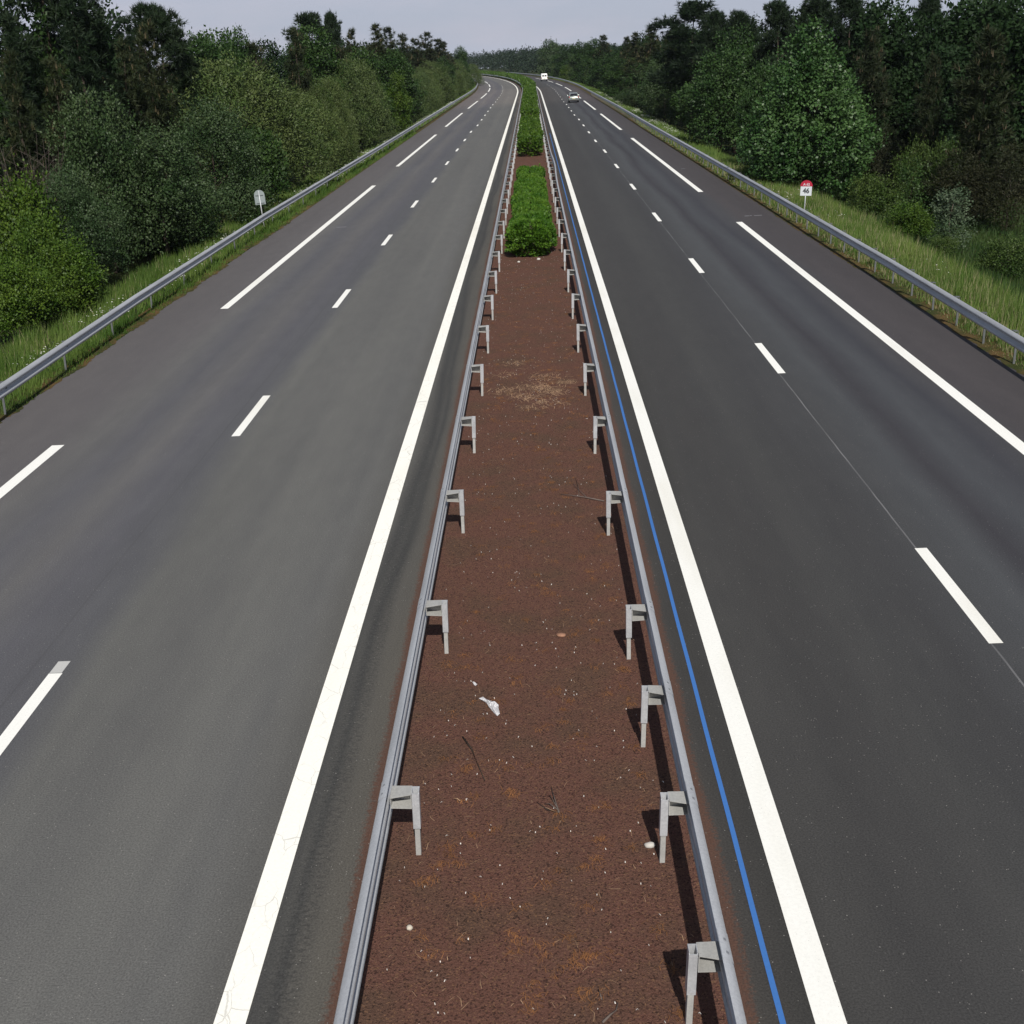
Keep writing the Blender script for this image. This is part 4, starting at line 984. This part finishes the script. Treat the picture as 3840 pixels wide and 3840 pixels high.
scrap('plastic_scrap',[(-0.66, 12.27), (-0.61, 12.27), (-0.57, 12.21), (-0.51, 12.19), (-0.45, 12.12), (-0.43, 12.09), (-0.43, 12.01), (-0.41, 11.88), (-0.44, 11.86), (-0.49, 11.96), (-0.54, 12.05), (-0.57, 12.16), (-0.63, 12.21)],'large torn white plastic scrap lying on the red gravel',1)
scrap('plastic_scrap',[(-0.75, 12.65), (-0.72, 12.64), (-0.69, 12.61), (-0.71, 12.57), (-0.73, 12.59)],'small white plastic scrap above the large torn one',2,.03)

def twig(name, lines, label, mat):
    b = MB()
    for pts, r0 in lines: b.tube(pts, [r0 * (1 - .7 * i / (len(pts) - 1)) for i in range(len(pts))], 5)
    return tag(b.build(name, mat), label, 'twig')
twig('twig',[([(-0.8, 11.44, 0.015), (-0.69, 11.16, 0.035), (-0.61, 10.86, 0.015), (-0.53, 10.56, 0.035)],.010)],'long thin dark twig lying lengthwise on the red gravel',M['bark'])
twig('twig',[([(0.2, 9.98, 0.015), (0.16, 10.19, 0.035), (0.13, 10.41, 0.015)],.010),([(0.2, 9.98, 0.015), (0.09, 10.01, 0.035), (-0.01, 10.17, 0.015)],.007),([(0.18, 10.08, 0.015), (0.12, 10.24, 0.035), (0.09, 10.27, 0.015)],.006),([(0.19, 10.03, 0.015), (0.11, 10.11, 0.035), (0.06, 10.14, 0.015)],.006)],'forked grey twig lying on the red gravel',M['twig'])
twig('twig',[([(0.46, 7.26, 0.015), (0.53, 7.32, 0.035), (0.57, 7.38, 0.015), (0.59, 7.44, 0.035)],.011),([(0.47, 7.5, 0.015), (0.45, 7.58, 0.035), (0.44, 7.6, 0.015)],.006)],'curved pale twig near the nearest right median post',M['twig'])
twig('twig',[([(1.12, 18.61, 0.015), (0.8, 18.8, 0.035), (0.4, 19.05, 0.015)],.012),([(0.86, 18.79, 0.015), (0.74, 19.14, 0.035), (0.62, 19.65, 0.015)],.006),([(0.73, 18.87, 0.015), (0.73, 19.35, 0.035), (0.7, 19.85, 0.015)],.006)],'brown fallen branch beside the right median guardrail shadow',M['twig'])


# ------------------------------------------------------------------ signs
SG = {'white': plain('sign_white', (.50, .53, .56), .45, .4, 0, .04), 'red': plain('sign_red', (.33, .012, .035), .45, .4, 0, .06), 'ink': plain('sign_black', (.045, .05, .055), .5, .4, 0, .05),
      'back': plain('sign_back_grey', (.27, .31, .32), .5, .4, .3, .08), 'rib': plain('sign_rib_grey', (.16, .18, .19), .5, .4, .3, .08)}
def text_obj(name, s, size, mat, parent, loc, ry=0, sx=1.0, bold=.006):
    cu = bpy.data.curves.new(name, 'FONT'); cu.body = s; cu.size = size; cu.align_x = 'CENTER'; cu.align_y = 'CENTER'; cu.extrude = .0015; cu.offset = bold
    tmp = bpy.data.objects.new('tmp', cu); COL.objects.link(tmp)
    dg = bpy.context.evaluated_depsgraph_get(); me = bpy.data.meshes.new_from_object(tmp.evaluated_get(dg)); me.name = name
    bpy.data.objects.remove(tmp); bpy.data.curves.remove(cu)
    me.materials.clear(); me.materials.append(mat)
    o = mobj(name, me, parent, loc); o.rotation_euler = (PI / 2, 0, 0); o.scale = (sx, 1, 1)
    return o
def arch(w, h0, h1, n=14):
    pts = [(-w / 2, h0), (w / 2, h0)]
    for i in range(n + 1):
        a = PI * i / n; pts.append((w / 2 * math.cos(a), h1 + (w / 2) * math.sin(a)))
    return pts
x, y, z = P(np.array(11.22), np.array(51.7), 0.0)
km = empty('distance_marker', (float(x), float(y), -.10), -.06); km.rotation_euler = (0, TILT + .02, -.06)
tag(km, 'small white and red distance marker reading 46 behind the right guardrail', 'road sign')
b = MB(); b.tube([(0, .03, -.2), (0, .03, 1.42)], [.022, .022], 8); b.build('pole', M['steel'], km)
W_ = .455
b = MB(); b.slab([(-W_ / 2, 0, .98), (W_ / 2, 0, .98), (W_ / 2, 0, 1.35), (-W_ / 2, 0, 1.35)], (0, .012, 0)); pn = b.build('number_panel', SG['white'], km)
b = MB(); n_ = 16; W2 = .50
b.slab([(W2 / 2 * math.cos(PI * i / n_), -.006, 1.352 + .24 * math.sin(PI * i / n_)) for i in range(n_ + 1)], (0, .018, 0)); tp = b.build('red_top', SG['red'], km)
text_obj('number', '46', .27, SG['ink'], pn, (0, -.003, 1.165), sx=.95, bold=.010)
text_obj('road_number', 'A 62', .135, SG['white'], tp, (0, -.009, 1.425), sx=1.0, bold=.002)
x, y, z = P(np.array(-12.42), np.array(57.9), 0.0)
sb_ = empty('sign_back', (float(x), float(y), -.15)); sb_.rotation_euler = (0, TILT + .045 - .11, .1)
sb_.rotation_euler = (0, -.045, .05)
tag(sb_, 'grey back of a round topped sign behind the left guardrail', 'road sign')
b = MB(); b.tube([(0, -.035, -.3), (0, -.035, 1.72)], [.024, .024], 8); b.build('pole', M['steel'], sb_)
b = MB(); b.slab([(px, 0, pz) for px, pz in arch(.48, 1.10, 1.52)], (0, .012, 0)); b.build('panel', SG['back'], sb_)
for zz in (1.17, 1.52):
    b = MB(); b.box((0, -.012, zz), (.36, .022, .04), bevel=.004); b.build('bracket', SG['rib'], sb_)

# ------------------------------------------------------------------ vehicles
CARP = plain('silver_car_paint', (.25, .28, .27), .25, .6, .35, .03); WHT = plain('white_van_paint', (.80, .80, .79), .3, .5, 0, .03); GLS = plain('dark_glass', (.012, .012, .016), .08, .6, 0, .05)
TYR = plain('black_rubber', (.018, .018, .018), .8, .3, 0, .1); RED = plain('red_lens', (.30, .01, .015), .2, .5, 0, .05); TRIM = plain('black_trim', (.03, .03, .032), .6, .3, 0, .1); PLATE = plain('number_plate', (.6, .58, .40), .5, .4, 0, .04)
def wheels(root, tr, ys, r, w):
    b = MB(); n = 18
    for yy in ys:
        for sx in (-1, 1):
            t = MB(); t.tube([(sx * (tr - w / 2), 0, 0), (sx * (tr - w / 2 + .02), 0, 0), (sx * (tr + w / 2 - .02), 0, 0), (sx * (tr + w / 2), 0, 0)], [r * .9, r, r, r * .88], n)
            o = t.build('wheel', TYR, root, (0, yy, r))
            h = MB(); h.tube([(sx * (tr + w / 2 - .002), 0, 0), (sx * (tr + w / 2 + .012), 0, 0)], [r * .62, r * .58], n); h.build('rim', M['steel'], o)
def hatchback(loc, rz):
    c = empty('silver_car', loc, rz); tag(c, 'silver hatchback driving away in the right carriageway', 'car')
    b = MB(); tap = lambda z: 1 - .10 * max(0, .55 - z) - .06 * max(0, z - .75)
    b.prism([(-2.0, .30), (-2.06, .50), (-2.05, .78), (-1.93, .95), (-1.0, .96), (.95, .94), (1.75, .80), (2.0, .62), (2.02, .34), (1.8, .22), (-1.85, .22)], -.85, .85, bevel=.07, taper=tap)
    b.prism([(-1.95, .93), (-1.62, 1.36), (-1.2, 1.44), (.1, 1.45), (.45, 1.38), (1.15, .93)], -.74, .74, bevel=.06, taper=lambda z: 1 - .26 * max(0, z - .93))
    bo = b.build('body', CARP, c)
    for f in bo.data.polygons: f.use_smooth = True
    b = MB(); b.slab([(-.60, -1.925, 1.0), (.60, -1.925, 1.0), (.53, -1.672, 1.33), (-.53, -1.672, 1.33)], (0, -.03, .012)); b.build('rear_window', GLS, c)
    b = MB(); b.slab([(-.60, 1.10, .99), (.60, 1.10, .99), (.53, .55, 1.36), (-.53, .55, 1.36)], (0, .03, .02)); b.build('windscreen', GLS, c)
    for sx in (-1, 1):
        b = MB(); b.slab([(sx * .735, -1.6, 1.0), (sx * .735, .95, 1.0), (sx * .67, .3, 1.34), (sx * .67, -1.4, 1.34)], (sx * .02, 0, 0)); b.build('side_window', GLS, c)
        b = MB(); b.box((sx * .72, -2.03, .84), (.14, .08, .26), bevel=.02); b.build('tail_light', RED, c)
        b = MB(); b.box((sx * .92, .62, 1.0), (.16, .10, .12), bevel=.03); b.build('wing_mirror', CARP, c)
    b = MB(); b.box((0, -2.02, .34), (1.56, .14, .20), bevel=.03); b.build('bumper', TRIM, c)
    b = MB(); b.box((0, -2.066, .62), (.50, .012, .11)); b.build('number_plate', PLATE, c)
    wheels(c, .74, (-1.3, 1.25), .31, .19); c.scale = (.9, .95, .93)
    return c
def van(loc, rz):
    c = empty('white_van', loc, rz); tag(c, 'white van with two rear windows far ahead on the right carriageway', 'van')
    b = MB(); b.prism([(-2.3, .32), (-2.36, .6), (-2.30, 1.2), (-2.18, 2.0), (-1.9, 2.14), (.9, 2.14), (1.3, 2.0), (1.85, 1.25), (2.4, 1.05), (2.5, .6), (2.45, .32)], -.93, .93, bevel=.09, taper=lambda z: 1 - .12 * max(0, z - 1.2))
    bo = b.build('body', WHT, c)
    for f in bo.data.polygons: f.use_smooth = True
    for sx in (-1, 1):
        b = MB(); b.slab([(sx * .08, -2.29, 1.32), (sx * .68, -2.29, 1.32), (sx * .64, -2.21, 1.72), (sx * .08, -2.21, 1.72)], (0, -.04, 0)); b.build('rear_window', GLS, c)
        b = MB(); b.box((sx * .83, -2.34, .95), (.12, .06, .40), bevel=.02); b.build('tail_light', RED, c)
        b = MB(); b.slab([(sx * .915, .3, 1.2), (sx * .915, 1.5, 1.2), (sx * .86, 1.1, 1.75), (sx * .86, .3, 1.75)], (sx * .02, 0, 0)); b.build('side_window', GLS, c)
    b = MB(); b.box((0, -2.36, .42), (1.8, .12, .2), bevel=.03); b.build('bumper', TRIM, c)
    b = MB(); b.box((0, -2.40, .72), (.5, .012, .11)); b.build('number_plate', PLATE, c)
    b = MB(); b.box((0, -.5, 2.17), (1.2, 2.4, .05), bevel=.02); b.build('roof_rack', TRIM, c)
    wheels(c, .82, (-1.5, 1.55), .34, .2); c.scale = (.9, .95, .92)
    return c
hatchback(tuple(float(v) for v in P(np.array(6.45), np.array(191.3), .003)), 0)
vv = P(np.array(6.75), np.array(356.), .003); van(tuple(float(v) for v in vv), (356 - SC) / RC)

# ------------------------------------------------------------------ sky, sun, haze, camera
w = bpy.data.worlds.new('World'); scn.world = w; w.use_nodes = True
nt = w.node_tree; nt.nodes.clear()
out = nt.nodes.new('ShaderNodeOutputWorld'); bg = nt.nodes.new('ShaderNodeBackground')
sun_dir = Vector((.11, -.73, .68)).normalized()
sky = N(nt, 'ShaderNodeTexSky', sky_type='NISHITA', sun_disc=False, air_density=1.2, dust_density=1.5, ozone_density=2.0)
sky.sun_elevation = math.asin(sun_dir.z); sky.sun_rotation = math.atan2(sun_dir.x, sun_dir.y)
# thin veil of cloud over the blue sky, thicker toward the horizon
tc = N(nt, 'ShaderNodeTexCoord'); sx = N(nt, 'ShaderNodeSeparateXYZ'); nt.links.new(tc.outputs['Generated'], sx.inputs[0])
cl = noise(nt, mapping(nt, tc.outputs['Generated'], (6, 6, 26)), 1.0, 5, .55)
veil = ramp(nt, [(0.0, (5.6,6.05,7.2)), (.06, (5.4,5.95,7.4)), (.35, (2.2,2.4,2.9)), (1, (1.5,1.7,2.2))]); nt.links.new(sx.outputs[2], veil.inputs[0])
vc = mix(nt, veil.outputs[0], mix(nt, veil.outputs[0], (1.12, 1.06, 1.04), 1, 'MULTIPLY'), maprange(nt, cl, .45, .65))
cover = ramp(nt, [(0.0, (.95,) * 3), (.10, (.9,) * 3), (.5, (.5,) * 3), (1, (.4,) * 3)]); nt.links.new(sx.outputs[2], cover.inputs[0])
fin = mix(nt, sky.outputs[0], vc, cover.outputs[0])
nt.links.new(fin, bg.inputs['Color']); bg.inputs['Strength'].default_value = .080
nt.links.new(bg.outputs[0], out.inputs['Surface'])
sd = bpy.data.lights.new('sun', 'SUN'); sd.energy = 5.0; sd.angle = math.radians(.6); sd.color = (1, .955, .88)
so = bpy.data.objects.new('sun', sd); link(so); so.rotation_euler = (-sun_dir).to_track_quat('-Z', 'Y').to_euler(); so.location = (20, -60, 60)

if .00008 > 0:
    m, nt, out = nmat('haze'); pv = N(nt, 'ShaderNodeVolumePrincipled'); setin(pv, Density=.00008, Anisotropy=.2); pv.inputs['Color'].default_value = (.80, .88, 1.0, 1)
    nt.links.new(pv.outputs[0], out.inputs['Volume'])
    b = MB(); b.box((0, 500, 13), (5200, 5200, 34)); hz = b.build('haze', m); tag(hz, 'thin blue haze in the air over the whole motorway', 'haze', kind='stuff')

cd = bpy.data.cameras.new('camera'); cam = bpy.data.objects.new('camera', cd); link(cam); scn.camera = cam
cd.sensor_width = 36; cd.sensor_fit = 'HORIZONTAL'; cd.lens = 4597.7027 / 3840 * 36; cd.clip_end = 8000; cd.clip_start = .1
pit, yaw, rol = .3555, -.0313, .0517
fw = Vector((math.sin(yaw) * math.cos(pit), math.cos(yaw) * math.cos(pit), -math.sin(pit))); rt = Vector((math.cos(yaw), -math.sin(yaw), 0)); dn = fw.cross(rt)
R_ = math.cos(rol) * rt + math.sin(rol) * dn; D_ = -math.sin(rol) * rt + math.cos(rol) * dn
cam.matrix_world = Matrix(((R_.x, -D_.x, -fw.x, .21), (R_.y, -D_.y, -fw.y, 0), (R_.z, -D_.z, -fw.z, 6.8059), (0, 0, 0, 1)))
scn.view_settings.view_transform = 'Standard'; scn.view_settings.look = 'None'; scn.view_settings.gamma = 1; scn.view_settings.exposure = .05
scn.cycles.max_bounces = 6; scn.cycles.transparent_max_bounces = 4; scn.cycles.volume_bounces = 0
try: scn.cycles.use_denoising = True
except Exception: pass
